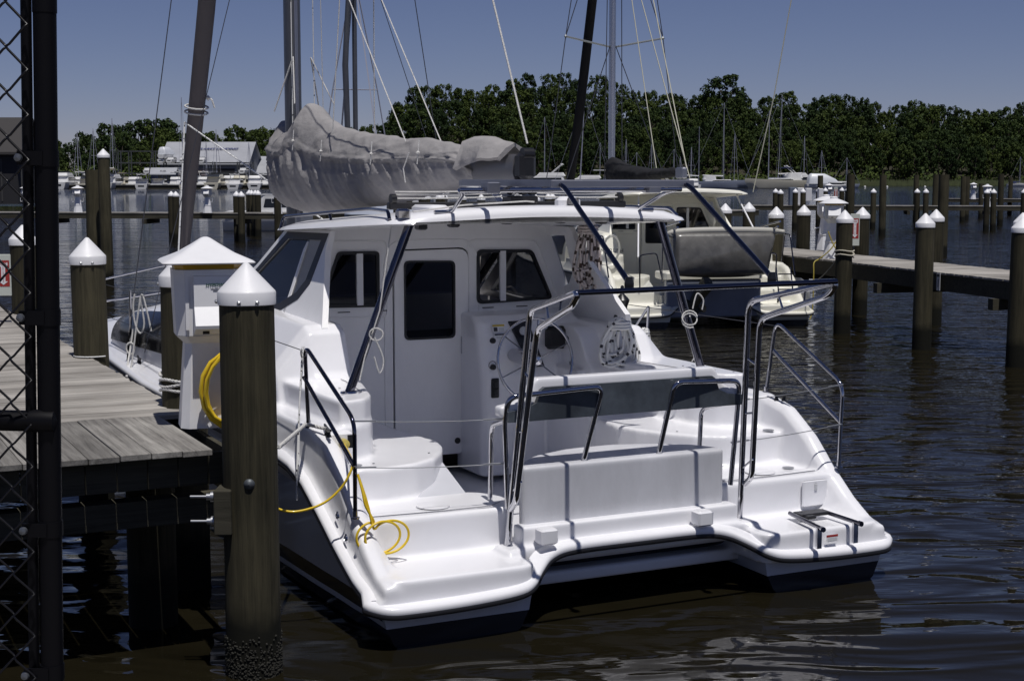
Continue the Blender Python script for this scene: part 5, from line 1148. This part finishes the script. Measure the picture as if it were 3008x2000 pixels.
def motor(loc,heading,L,label,fly=True,hullm=WH,arch=True,canvas=None,group=None,s=1.0):
    key=('m',fly,arch,canvas.name if canvas else '',hullm.name)
    if key in _bp: r=copy_tree(_bp[key])
    else:
        r=empty('motor_yacht',(0,0,0)); l=12.0
        MB().loft(hullform(l,3.8,1.35)).build('hull',hullm,r,35)
        b=MB(); b.b2((-l*.48,-1.75,1.30),(l*.30,1.75,1.42)); b.build('deck',hullm,r)
        MB().loft([[(x,y*1.0,z) for x,y in rrect(x0,x1,-hw,hw,.35)] for z,x0,x1,hw in ((1.4,-3.6,3.4,1.6),(2.55,-3.2,1.9,1.45),(2.65,-3.4,1.6,1.45))]).build('cabin',hullm,r,30)
        MB().loft([[(x,y,z) for x,y in rrect(x0,x1,-hw,hw,.36)] for z,x0,x1,hw in ((1.72,-3.3,3.10,1.575),(2.35,-3.1,2.28,1.505))]).build('cabin_window',DKG,r)
        if fly:
            MB().loft([[(x,y,z) for x,y in rrect(x0,x1,-hw,hw,.3)] for z,x0,x1,hw in ((2.66,-3.6,1.5,1.45),(3.25,-3.2,.9,1.35))]).build('flybridge',hullm,r,30)
            MB().b2((-.2,-1.1,3.2),(.05,1.1,3.6)).build('flybridge_screen',DKG,r)
        if arch:
            z=3.2 if fly else 2.5; b=MB()
            for y in (-1.2,1.2): b.tube([(-1.2,y,z),(-2.6,y,z+1.2),(-3.2,y,z+1.5)],.10,6)
            b.tube([(-2.9,-1.2,z+1.35),(-2.9,1.2,z+1.35)],.10,6); b.lathe([(0,0),(.3,.02),(.3,.15),(0,.2)],(-2.9,0,z+1.45),10); b.build('radar_arch',hullm,r)
        if canvas: MB().loft([[(x,y,z) for x,y in rrect(-4.6,-1.8,-1.5,1.5,.3)] for z in (2.6 if not fly else 4.2,2.75 if not fly else 4.4)]).build('bimini_top',canvas,r); MB().tube([(-4.4,1.4,1.4),(-4.3,1.4,2.6 if not fly else 4.2)],.03,5).build('bimini_post',ALM,r)
        b=MB()
        for y in (-1,1): b.tube([(2,1.65*y,2.1),(4.6,.95*y,2.3),(6.1,.05*y,2.45)],.025,5)
        for x,y in ((2.6,1.5),(3.8,1.2),(4.9,.8)):
            for sg in (-1,1): b.tube([(x,y*sg,1.6),(x,y*sg,2.25)],.02,5)
        b.build('bow_rail',ALM,r); MB().b2((-l*.5-.02,-.8,.6),(-l*.5+.05,.8,1.0)).build('transom_door',DKG,r)
        _bp[key]=r
    r.location=loc; r.rotation_euler=(0,0,heading); k=L/12*s; r.scale=(k,k,k); tag(r,label,'boat',group); return r
def sailer(loc,heading,L,mast,label,hullm=WH,cov=NAVY,masts=1,group=None,lean=0,deckhouse=False):
    r=empty('sailboat',loc,heading,label,'boat',group)
    l=L
    MB().loft(hullform(l,l*.29,l*.105,.10,12,.6)).build('hull',hullm,r,35)
    MB().loft([[(x,y,z) for x,y in rrect(x0,x1,-hw,hw,hw*.5)] for z,x0,x1,hw in ((l*.095,-l*.18,l*.22,l*.10),(l*.135,-l*.15,l*.17,l*.085))]).build('coach_roof',WH,r,30)
    MB().loft([[(x,y,z) for x,y in rrect(x0,x1,-hw,hw,hw*.5)] for z,x0,x1,hw in ((l*.105,-l*.165,l*.205,l*.0985),(l*.125,-l*.158,l*.185,l*.0915))]).build('cabin_window',DKG,r)
    if deckhouse: MB().loft([[(x,y,z) for x,y in rrect(x0,x1,-hw,hw,hw*.4)] for z,x0,x1,hw in ((l*.11,-l*.25,-l*.05,l*.095),(l*.20,-l*.235,-l*.07,l*.08))]).build('deck_house',WH,r,30)
    MB().loft([[(x,y,z) for x,y in rrect(x0,x1,-hw,hw,hw*.4)] for z,x0,x1,hw in ((l*.135,-l*.26,-l*.10,l*.09),(l*.185,-l*.24,-l*.12,l*.075))]).build('spray_hood',cov,r,30)
    for k in range(masts):
        mx=l*(.06 if k==0 else -.32); mh=mast*(1 if k==0 else .72)
        m_=MB().tube([(mx,0,l*.1),(mx-lean,0,mh)],.085,8).build('mast',ALM,r,60)
        MB().tube([(mx-lean*.55,-l*.07,mh*.55),(mx-lean*.55,l*.07,mh*.55)],.03,5).build('spreader',ALM,m_)
        b=MB(); b.tube([(mx,0,l*.19),(mx-l*.32*(1 if k==0 else .6),0,l*.2)],.16,8); b.build('furled_sail',cov,m_,60)
        b=MB()
        for sg in (-1,1): b.tube([(mx,l*.13*sg,l*.1),(mx-lean*.55,l*.07*sg,mh*.55),(mx-lean,0,mh)],.022,4)
        b.tube([(l*.5,0,l*.13),(mx-lean,0,mh)],.03,4); b.tube([(-l*.48,0,l*.1),(mx-lean,0,mh)],.022,4); b.build('stay',WIRE if k else ALM,m_)
    return r
def px(x,D): return gy(x,500,D).x
# boats along the right and centre
sailer((px(1655,420),420,0),R(2),18,23.6,'blue-grey two-masted sailboat below the hill, left of the cream yacht',BLU,WH,2,deckhouse=True)
sailer((px(1800,415),415,0),R(184),21,25.5,'long cream sailing yacht with the tallest mast on the far water',CRM,WH,1,lean=.8,deckhouse=True)
sailer((px(1775,432),432,0),R(175),15,22,'sailing yacht directly behind the long cream one',WH,NAVY)
motor((px(1840,428),428,0),R(4),16,'white motor yacht with blue canopy behind the cream sailing yacht',True,WH,True,NAVY)
motor((px(1255,330),330,0),R(176),15,'white flybridge yacht left of the black furled jib',True)
motor((px(1345,345),345,0),R(178),13,'white yacht behind the solar panel, right of the black furled jib',True,WH,False,WH)
cv=empty('covered_boat',(px(1895,410),410,0),R(5),'boat wrapped in a shiny white cover at the right marina edge','boat')
MB().loft(hullform(10,3.2,1.2)).build('hull',WH,cv,35)
MB().loft([[(x,y,z+.2*noise.noise(Vector((x*.7,y,z)))) for x,y in rrect(x0,x1,-hw,hw,.6)] for z,x0,x1,hw in ((1.2,-4.6,4.4,1.65),(2.6,-4.4,3.0,1.5),(3.9,-4.0,.5,1.1),(4.0,-3.7,.2,.8))]).build('wrap_cover',mat('shrink_wrap',(.62,.64,.68),.35),cv,60)
motor((px(1925,405),405,0),R(-5),8,'small white runabout right of the shrink-wrapped boat',False,WH,False)
mlist=[(1249,440,272,0),(1343,300,228,.9),(1410,450,300,0),(1440,445,322,0),(1500,440,330,0),(1545,450,345,0),(1385,460,330,0),(1690,455,308,.3),(1849,445,315,0),(1892,440,348,-.3),(1943,430,364,0),(1470,455,352,0),(1566,450,362,0),(1590,452,340,0)]
for i,(x,D,yt,ln) in enumerate(mlist):
    mh=CAMH+(523-yt*SC)*D/FPX
    sailer((px(x,D),D,0),R([8,172,95,80,100][i%5]),[10,12,9,11][i%4],mh,'moored white sailboat, %s from the left at the foot of the hill'%ordn(i),[WH,WH,BLU,CRM][i%4],[NAVY,WH,TAN][i%3],group='sailboats moored below the wooded hill',lean=ln)
for i,(x,D) in enumerate([(1000,250),(1045,240),(1090,255),(1135,245),(1180,250),(1400,380),(1450,385),(1500,372),(1545,390),(1590,380),(960,235),(905,230)]):
    motor((px(x,D),D,0),R([85,92,170,8,97][i%5]),[9,10,11,8][i%4],'white motorboat, %s from the left in the row behind the catamaran roof'%ordn(i),i%3!=1,WH,i%2==0,[None,NAVY,TAN][i%3],group='motorboats in the middle water')
sailer((px(2342,520),520,0),R(5),8,CAMH+(523-362*SC)*520/FPX,'lone small sailboat off the marsh at the far right',WH,NAVY)
s3=sailer((px(828,82),82,0),R(105),11,14,'sailboat whose dark mast rises behind the grey sail cover',WH,TAN)
for ch in list(s3.children):
    if ch.name.startswith('mast'): ch.data.materials[0]=MASTG; ch.scale=(1.6,1.6,1)
MB().tube([(5.5*.0+.9,.35,1.2),(.9,.55,9),(.7,.3,14)],[.14,.17,.12],8).build('furled_jib',MASTG,s3,60)
kb=empty('covered_dinghy',(px(900,62),62,1.31),R(3),'long grey covered dinghy lying on the dock, right of the sail cover tip','dinghy')
MB().loft([[(x,y,z) for y,z in ((-w_,.1),(-w_*.8,0),(w_*.8,0),(w_,.1),(w_*.6,.35*k),(0,.5*k),(-w_*.6,.35*k))] for x,w_,k in ((-1.9,.1,.3),(-1.6,.5,.9),(-.5,.62,1),(.8,.6,1),(1.6,.4,.8),(2.1,.06,.3))]).build('canvas_cover',mat('pale_blue_cover',(.30,.33,.40),.5),kb,50)
for i,(x,D,L) in enumerate([(705,84,9),(765,86,8),(885,80,8)]):
    motor((px(x,D),D,0),R([5,178,176][i]),L,'white boat half hidden below the sail cover, %s from the left'%ordn(i),False,WH,False,None,group='boats below the sail cover')
# left marina
lab='boat in the left marina, %s from the left along the bulkhead'
for i,(x,D,L,f,ar,cn,h) in enumerate([(152,396,12,1,0,None,92),(178,410,8,0,0,None,85),(205,398,9,1,0,NAVY,95),(222,412,9,0,1,None,20),(262,396,11,1,1,TAN,88),(305,408,9,0,0,None,97),(330,396,9,0,1,NAVY,100),(372,398,9,0,0,TAN,92),(398,408,10,1,0,None,85),(425,399,9,0,0,None,95),(455,408,10,1,0,TAN,97),(500,396,11,1,0,BCANV,90),(525,410,9,0,0,None,85),(546,393,9,0,1,None,91),(570,405,9,0,0,NAVY,88),(590,396,10,1,0,None,96),(612,400,9,0,1,None,90),(165,404,9,1,0,None,90),(192,404,9,1,1,None,95),(243,402,10,1,0,None,93),(285,402,9,1,0,TAN,88),(316,402,9,1,0,None,92),(412,402,9,1,1,None,90),(440,402,9,1,0,NAVY,91),(475,400,9,1,1,None,92),(536,402,10,1,0,None,90),(558,400,10,1,0,None,91)]):
    motor((px(x,D),D,.0),R(h),L*1.3,'white motor'+lab%ordn(i),bool(f),[WH,WH,CRM][i%3],bool(ar),cn,group='motorboats in the left marina')
for i,(x,D,yt,ln) in enumerate([(182,405,305,0),(218,415,298,0),(263,400,275,0),(424,395,228,.9),(440,412,262,0),(500,420,300,0),(478,402,330,.5),(130,420,310,0),(575,415,330,0)]):
    sailer((px(x,D),D,0),R([90,85,95,100][i%4]),[10,12,11][i%3],CAMH+(523-yt*SC)*D/FPX,'sail'+lab%ordn(i),[WH,CRM][i%2],[NAVY,TAN,WH][i%3],group='sailboats in the left marina',lean=ln)
# boat rack with stored boats
rk=empty('boat_rack',(px(430,432),432,1.0),0,'dark steel storage rack for boats before the grey shed','rack')
b=MB(); 
for x in (-19,-16,-9,-6,1,8,15,19):
    b.b2((x-.15,-1,0),(x+.15,-.7,9.5 if x<-5 else 6.5)); b.b2((x-.15,2,0),(x+.15,2.3,9.5 if x<-5 else 6.5))
for z in (3.0,6.0): b.b2((-19,-1.05,z),(19,-.75,z+.35)); b.b2((-19,2,z),(19,2.3,z+.35))
b.b2((-19,-1,9.3),(-5.5,-.7,9.6)); b.build('rack_frame',mat('rack_steel',(.05,.055,.06),.7),rk)
for i,(x,z) in enumerate([(378,6.4),(400,6.4),(428,6.4),(345,3.4),(373,3.4),(392,3.4),(408,3.4),(425,3.4),(442,3.4),(470,6.4),(565,3.4)]):
    motor((px(x,431),431,z+.9),R([93,87,90][i%3]),7,'small stored boat, %s on the steel rack before the shed'%ordn(i),False,WH,False,None,group='boats on the storage rack')
cvb=copy_tree(cv); cvb.location=(px(388,431),431,8.6); cvb.rotation_euler=(0,0,R(75)); cvb.scale=(.75,.75,.75); tag(cvb,'white shrink-wrapped boat stored highest on the rack at the shed','boat')
ROOFG=mat('grey_metal_roof',(.36,.37,.40),.5,var=.12,vscale=.2); WALLG=mat('blue_grey_siding',(.17,.18,.215),.8,var=.1,vscale=.3); WALLP=mat('faded_pink_siding',(.25,.21,.22),.8)
bar=mat('dark_opening',(.02,.02,.025),.8)
def gable(name,x0,x1,D,dep,ze,zr,label,skew=0,wallm=WALLG,roofm=ROOFG,z0=1.0,cat_='building',ov=.6):
    r=empty(name,((x0+x1)/2,D,z0),0,label,cat_); h=(x1-x0)/2; e=ze-z0; rr=zr-z0
    MB().prismx([(0,0),(dep,0),(dep,e),(dep/2,rr-.3),(0,e)],-h,h).build('wall',wallm,r)
    rf=MB(); rf.prismx([(-ov,e-.15),(dep/2,rr),(dep+ov,e-.15),(dep+ov,e-.4),(dep/2,rr-.3),(-ov,e-.4)],-h-ov,h+ov); rf.build('roof',roofm,r)
    return r
sh=gable('storage_shed',px(372,440),px(572,440),440,24,7.1,13.6,'long grey metal-roofed boat shed on the left shore')
for x,w_ in ((-12,5),(-4,5),(4,5)): MB().b2((x,-.05,.2),(x+w_,.02,4.6)).build('bay_opening',WALLP if x<0 else bar,sh)
M=Matrix.Translation((4.5,3.0+.0,9.05))@Matrix.Rotation(R(28),4,'X')
textmesh('roof_lettering','CLARKS LANDING',1.45,mat('blue_roof_print',(.05,.06,.16),.6),sh,Matrix.Translation((2.6,7.2,10.45))@Matrix.Rotation(R(28.0),4,'X'),.05,.4,.03)
gable('storage_shed',px(574,455),px(640,455),455,16,4.5,9.5,'smaller pale shed right of the long grey boat shed',wallm=mat('pale_siding',(.30,.31,.33),.8))
of=gable('dock_office',px(349,399),px(405,399),399,4,4.1,5.6,'small blue dockside hut with grey roof on the left shore',wallm=mat('blue_siding',(.03,.04,.075),.8),z0=1.0,ov=.3)
for x in (-1.2,-.0,1.1): MB().b2((x,-.06,1.1),(x+.85,.0,2.7)).build('window',DKG,of)
MB().b2((-2.3,-.06,1.2),(-1.8,.0,1.8)).build('notice_board',mat('faded_notice',(.12,.12,.16),.8),of)
textmesh('roof_lettering','FUEL',.8,INK,of,Matrix.Translation((.1,.45,3.75))@Matrix.Rotation(R(38),4,'X'),.01)
bh=gable('boathouse',px(-60,150),px(44,150),150,7,5.6,9.0,'dark covered boathouse behind the chain-link fence',wallm=mat('dark_boards',(.022,.022,.026),.9),roofm=mat('dark_roof',(.045,.042,.042),.9),z0=0.3)
for x in (-1.5,.6,2.6): MB().b2((x,-.05,.3),(x+.12,-.0,4.5)).build('bay_post',mat('worn_post',(.06,.06,.06),.9),bh)
sw=empty('timber_bulkhead',(0,392,0),0,'dark timber bulkhead along the left marina shore','bulkhead'); MB().b2((-175,0,-1),(-62,1,1.0)).build('wall',BEAM,sw); MB().b2((-175,-.2,.95),(-62,1.2,1.12)).build('cap_rail',mat('grey_cap_rail',(.16,.16,.15),.9),sw)
# ================================================================== land
def land(name,nx,ny,fn,m):
    vs=[fn(i/nx,j/ny) for j in range(ny+1) for i in range(nx+1)]; fs=[(j*(nx+1)+i,j*(nx+1)+i+1,(j+1)*(nx+1)+i+1,(j+1)*(nx+1)+i) for j in range(ny) for i in range(nx)]
    me=bpy.data.meshes.new(name); me.from_pydata(vs,[],fs); me.materials.append(m); me.polygons.foreach_set('use_smooth',[True]*len(fs))
    o=bpy.data.objects.new(name,me); COL.objects.link(o); return tag(o,kind='structure')
prof=[(640,300),(700,300),(800,285),(860,292),(885,268),(920,232),(960,205),(1000,198),(1040,212),(1100,206),(1150,190),(1200,178),(1250,176),(1300,180),(1350,177),(1400,190),(1440,208),(1500,214),(1550,220),(1600,224),(1635,210),(1665,196),(1695,212),(1715,232),(1760,228),(1800,222),(1850,240),(1900,226),(1960,222),(2010,246),(2050,235),(2100,238),(2200,250),(2260,258),(2300,252),(2358,240),(2500,250),(2700,260)]
profl=[(-200,300),(0,325),(60,330),(100,318),(140,322),(180,308),(230,292),(280,286),(310,270),(335,262),(370,266),(410,285),(450,292),(500,290),(560,276),(600,285),(620,272),(640,290),(700,305),(900,310)]
EARTH=mat('wooded_ground',(.035,.032,.018),.95,var=.4,vscale=.1)
def skyz(P_,x,D): return CAMH+(523-interp((x/D*FPX+1504)/SC,P_)*SC)*D/FPX
def rterr(x,t):
    D=584+t*110; z=skyz(prof,x,D)-19; return max(.4,(z-1)*min(1,t*1.25)**1.1+.6)
land('hillside',60,14,lambda a,b: (-90+a*360,(582 if b==0 else 584)+b*110,(-.5 if b==0 else rterr(-90+a*360,b))),EARTH)
land('far_plain',4,3,lambda a,b: (-700+a*1600,700+b*900,2.0),EARTH)
land('left_shore',30,8,lambda a,b: (-260+a*225,392.6+b*150,.98+max(0,b-.3)*4),mat('gravel_yard',(.10,.10,.09),.95,var=.3,vscale=.4))
land('centre_shore',20,5,lambda a,b: (-60+a*80,470+b*130,(-.5 if b==0 else .8+3*b)),EARTH)
# ------------------------------------------------------------------ trees
def leaf_mat():
    m=bpy.data.materials.new('broadleaf_foliage'); m.use_nodes=True; n=m.node_tree; b=n.nodes['Principled BSDF']; b.inputs['Roughness'].default_value=.7; b.inputs['Specular IOR Level'].default_value=.15
    oi=n.nodes.new('ShaderNodeObjectInfo'); at=n.nodes.new('ShaderNodeAttribute'); at.attribute_name='tone'
    ad=n.nodes.new('ShaderNodeMath'); ad.operation='MULTIPLY_ADD'; ad.inputs[1].default_value=.5; n.links.new(at.outputs['Fac'],ad.inputs[0])
    mm=n.nodes.new('ShaderNodeMath'); mm.operation='MULTIPLY'; mm.inputs[1].default_value=.62; n.links.new(oi.outputs['Random'],mm.inputs[0]); n.links.new(mm.outputs[0],ad.inputs[2])
    cr=n.nodes.new('ShaderNodeValToRGB'); e=cr.color_ramp.elements; e[0].position=0; e[0].color=(.010,.020,.007,1); e[1].position=1; e[1].color=(.060,.082,.016,1)
    k=cr.color_ramp.elements.new(.45); k.color=(.022,.040,.010,1)
    n.links.new(ad.outputs[0],cr.inputs[0]); n.links.new(cr.outputs[0],b.inputs['Base Color']); return m
LEAF=leaf_mat(); BARK=mat('tree_bark',(.06,.05,.04),.9)
_cr=[]
def crown(seed,n=3600,form='round'):
    rnd=random.Random(seed); vs=[];fs=[];tone=[]
    blobs=[]
    for i in range(90):
        a=rnd.uniform(0,6.28); t=rnd.random(); z=.20+.74*t
        env={'round':math.sin(math.pi*min(1,max(0,(z-.05)/.97)))**.6,'tall':math.sin(math.pi*min(1,max(0,(z-.1)/.95)))**.8*.75}[form]
        q=rnd.uniform(.25,1)**.6*env*.42; blobs.append((Vector((math.cos(a)*q,math.sin(a)*q,z)),rnd.uniform(.045,.10)*(1.1-.35*t),rnd.gauss(0,.14)))
    for i in range(n):
        c,rad,bt=rnd.choice(blobs); d=Vector((rnd.gauss(0,1),rnd.gauss(0,1),rnd.gauss(.25,.8))).normalized(); p=c+d*rad*rnd.uniform(.65,1.12)
        nrm=(d+Vector((rnd.gauss(0,.5),rnd.gauss(0,.5),rnd.gauss(.2,.5)))).normalized(); u=nrm.orthogonal().normalized(); v=nrm.cross(u); s=rnd.uniform(.013,.030); a=rnd.uniform(0,3.14); u,v=u*math.cos(a)+v*math.sin(a),v*math.cos(a)-u*math.sin(a)
        k=len(vs); vs+= [tuple(p+u*s*rnd.uniform(.7,1.3)),tuple(p+v*s*rnd.uniform(.5,1.1)),tuple(p-u*s*rnd.uniform(.7,1.3)),tuple(p-v*s*rnd.uniform(.5,1.1))]; fs.append((k,k+1,k+2,k+3)); tone.append(min(1,max(0,.5+bt+rnd.gauss(0,.16))))
    me=bpy.data.meshes.new('crown'); me.from_pydata(vs,[],fs); me.materials.append(LEAF)
    at=me.attributes.new('tone','FLOAT','FACE'); at.data.foreach_set('value',tone); return me
def trunkmesh(seed):
    rnd=random.Random(seed); b=MB(); b.tube([(0,0,-.05),(.01,0,.3),(0,.01,.7)],[.024,.017,.008],6)
    for i in range(6):
        a=rnd.uniform(0,6.28); z=rnd.uniform(.25,.6); b.tube([(0,0,z),(.14*math.cos(a),.14*math.sin(a),z+.13),(.24*math.cos(a),.24*math.sin(a),z+.28)],[.010,.007,.003],5)
    return b.mesh('trunk',BARK)
CR=[crown(10+i,3600,'round' if i%3 else 'tall') for i in range(7)]; TK=[trunkmesh(i) for i in range(3)]
def tree(x,y,z,h,w_,label,group,k):
    r=empty('broadleaf_tree',(x,y,z),random.uniform(0,6.28),label,'tree',group); r.scale=(h*w_,h*w_,h)
    for nme,me in (('trunk',TK[k%3]),('crown',CR[k%7])):
        o=bpy.data.objects.new(nme,me); COL.objects.link(o); o.parent=r
rnd=random.Random(21); k=0
rows=[(590,.04,'waterline row',14),(603,.2,'second row',17),(618,.4,'third row',17),(636,.6,'fourth row',18),(655,.8,'fifth row',18),(676,1.0,'skyline row',17)]
for ri,(D,t,nm,h0) in enumerate(rows):
    x=-78+rnd.uniform(0,6); i=0
    while x<(3050-1504)*D/FPX:
        X=x+rnd.uniform(-1.5,1.5); DD=D+rnd.uniform(-6,6)
        if ri==5: 
            top=skyz(prof,X,DD)+rnd.uniform(-2.2,1.0); h=rnd.uniform(15,21); z=top-h
        else:
            z=rterr(X,(DD-584)/110); h=h0*rnd.uniform(.85,1.15); top=z+h; lim=skyz(prof,X,DD)-1.5
            if top>lim: h=max(7,lim-z)
        z=max(.4,z); 
        Xp=(X/DD*FPX+1504)/SC
        if X<-8 and ri<3: x+=9; continue
        tree(X,DD,z,h*1.05,rnd.uniform(.66,.86) if h>12 else .9,'dark green broadleaf tree, %s from the left in the %s of the far hill'%(ordn(i),nm),'trees on the far hill',k); k+=1; i+=1
        x+=rnd.uniform(6.6,8.4)
for ri,(D,h0,nm) in enumerate([(446,10,'front row'),(462,14,'second row'),(482,17,'third row'),(500,19,'skyline row')]):
    x=(60*SC-1504)*D/FPX-6; i=0
    while x<(900*SC-1504)*D/FPX:
        X=x+rnd.uniform(-1.5,1.5); DD=D+rnd.uniform(-5,5); sk=skyz(profl,X,DD)
        if (358*SC-1504)*445/FPX<X<(648*SC-1504)*445/FPX and DD<474: x+=7; continue
        h=sk-2+rnd.uniform(-2,.8) if ri==3 else min(h0*rnd.uniform(.8,1.15),sk-4)
        tree(X,DD,1.8,max(5,h),rnd.uniform(.75,1.0),'broadleaf tree, %s from the left in the %s behind the left marina'%(ordn(i),nm),'trees behind the left marina',k); k+=1; i+=1
        x+=rnd.uniform(7,9.5)
tree((1665*SC-1504)*672/FPX,672,26,23,1.05,'tallest round-crowned tree standing above the far hill skyline','trees on the far hill',2)
def scatter(name,n,fn,m,kind='stuff',s=(.6,1.4),seed=5):
    rnd=random.Random(seed); vs=[];fs=[];tone=[]
    for i in range(n):
        p=Vector(fn(rnd)); nr=Vector((rnd.gauss(0,.6),rnd.gauss(-.5,.5),rnd.gauss(.7,.4))).normalized(); u=nr.orthogonal().normalized(); v=nr.cross(u); q=rnd.uniform(*s); k=len(vs)
        vs+=[tuple(p+u*q),tuple(p+v*q*.7),tuple(p-u*q),tuple(p-v*q*.7)]; fs.append((k,k+1,k+2,k+3)); tone.append(rnd.random())
    me=bpy.data.meshes.new(name); me.from_pydata(vs,[],fs); me.materials.append(m); at=me.attributes.new('tone','FLOAT','FACE'); at.data.foreach_set('value',tone)
    o=bpy.data.objects.new(name,me); COL.objects.link(o); return o
def shrub(r):
    x=r.uniform(-20,215); return (x,585+r.uniform(-1,6),abs(r.gauss(0,1))*2.2*(1+.6*noise.noise(Vector((x*.12,0,0))))+.3)
tag(scatter('shoreline_undergrowth',9000,shrub,LEAF,s=(.35,.9)),'tangled green undergrowth along the far waterline','undergrowth',kind='stuff')
def shrub2(r):
    x=r.uniform(-165,-106); return (x,440+r.uniform(-2,5),abs(r.gauss(0,1))*1.8+1.2)
tag(scatter('marina_undergrowth',5000,shrub2,LEAF,s=(.3,.8),seed=9),'bushes behind the left marina yard','bushes',kind='stuff')
gm=mat('marsh_grass_blades',(.10,.12,.05),.9,var=.4,vscale=.3)
rg=random.Random(3); b=MB()
for i in range(5200):
    x=rg.uniform(122,215); y=rg.uniform(567,582); h=rg.uniform(1.2,2.7)*min(1,(x-118)/12); b.add([(x-.12,y,0),(x+.12,y+.05,0),(x+rg.uniform(-.25,.25),y,h)],[(0,1,2)])
tag(b.build('marsh_grass',gm,None),'pale green marsh grass strip at the right shoreline','marsh grass',kind='stuff')
land('mud_bank',12,2,lambda a,b: (95+a*60,580.5+b*6,-.2+b*1.5+.4*math.sin(a*19)*b),mat('red_clay_bank',(.16,.085,.05),.9,var=.4,vscale=.3))
for i,x in enumerate((1990,2041,2128)):
    q=gz(x,427.5 if i else 428,0.1); o=MB().lathe([(0,-.3),(.3,-.2),(.35,0),(.3,.2),(.1,.35),(0,.4)],(0,0,0),12).build('mooring_buoy',WH,None,60,loc=(px(x,470),470,.1)); tag(o,'white mooring buoy, %s of three floating near the far shore'%ordn(i),'buoy','mooring buoys')
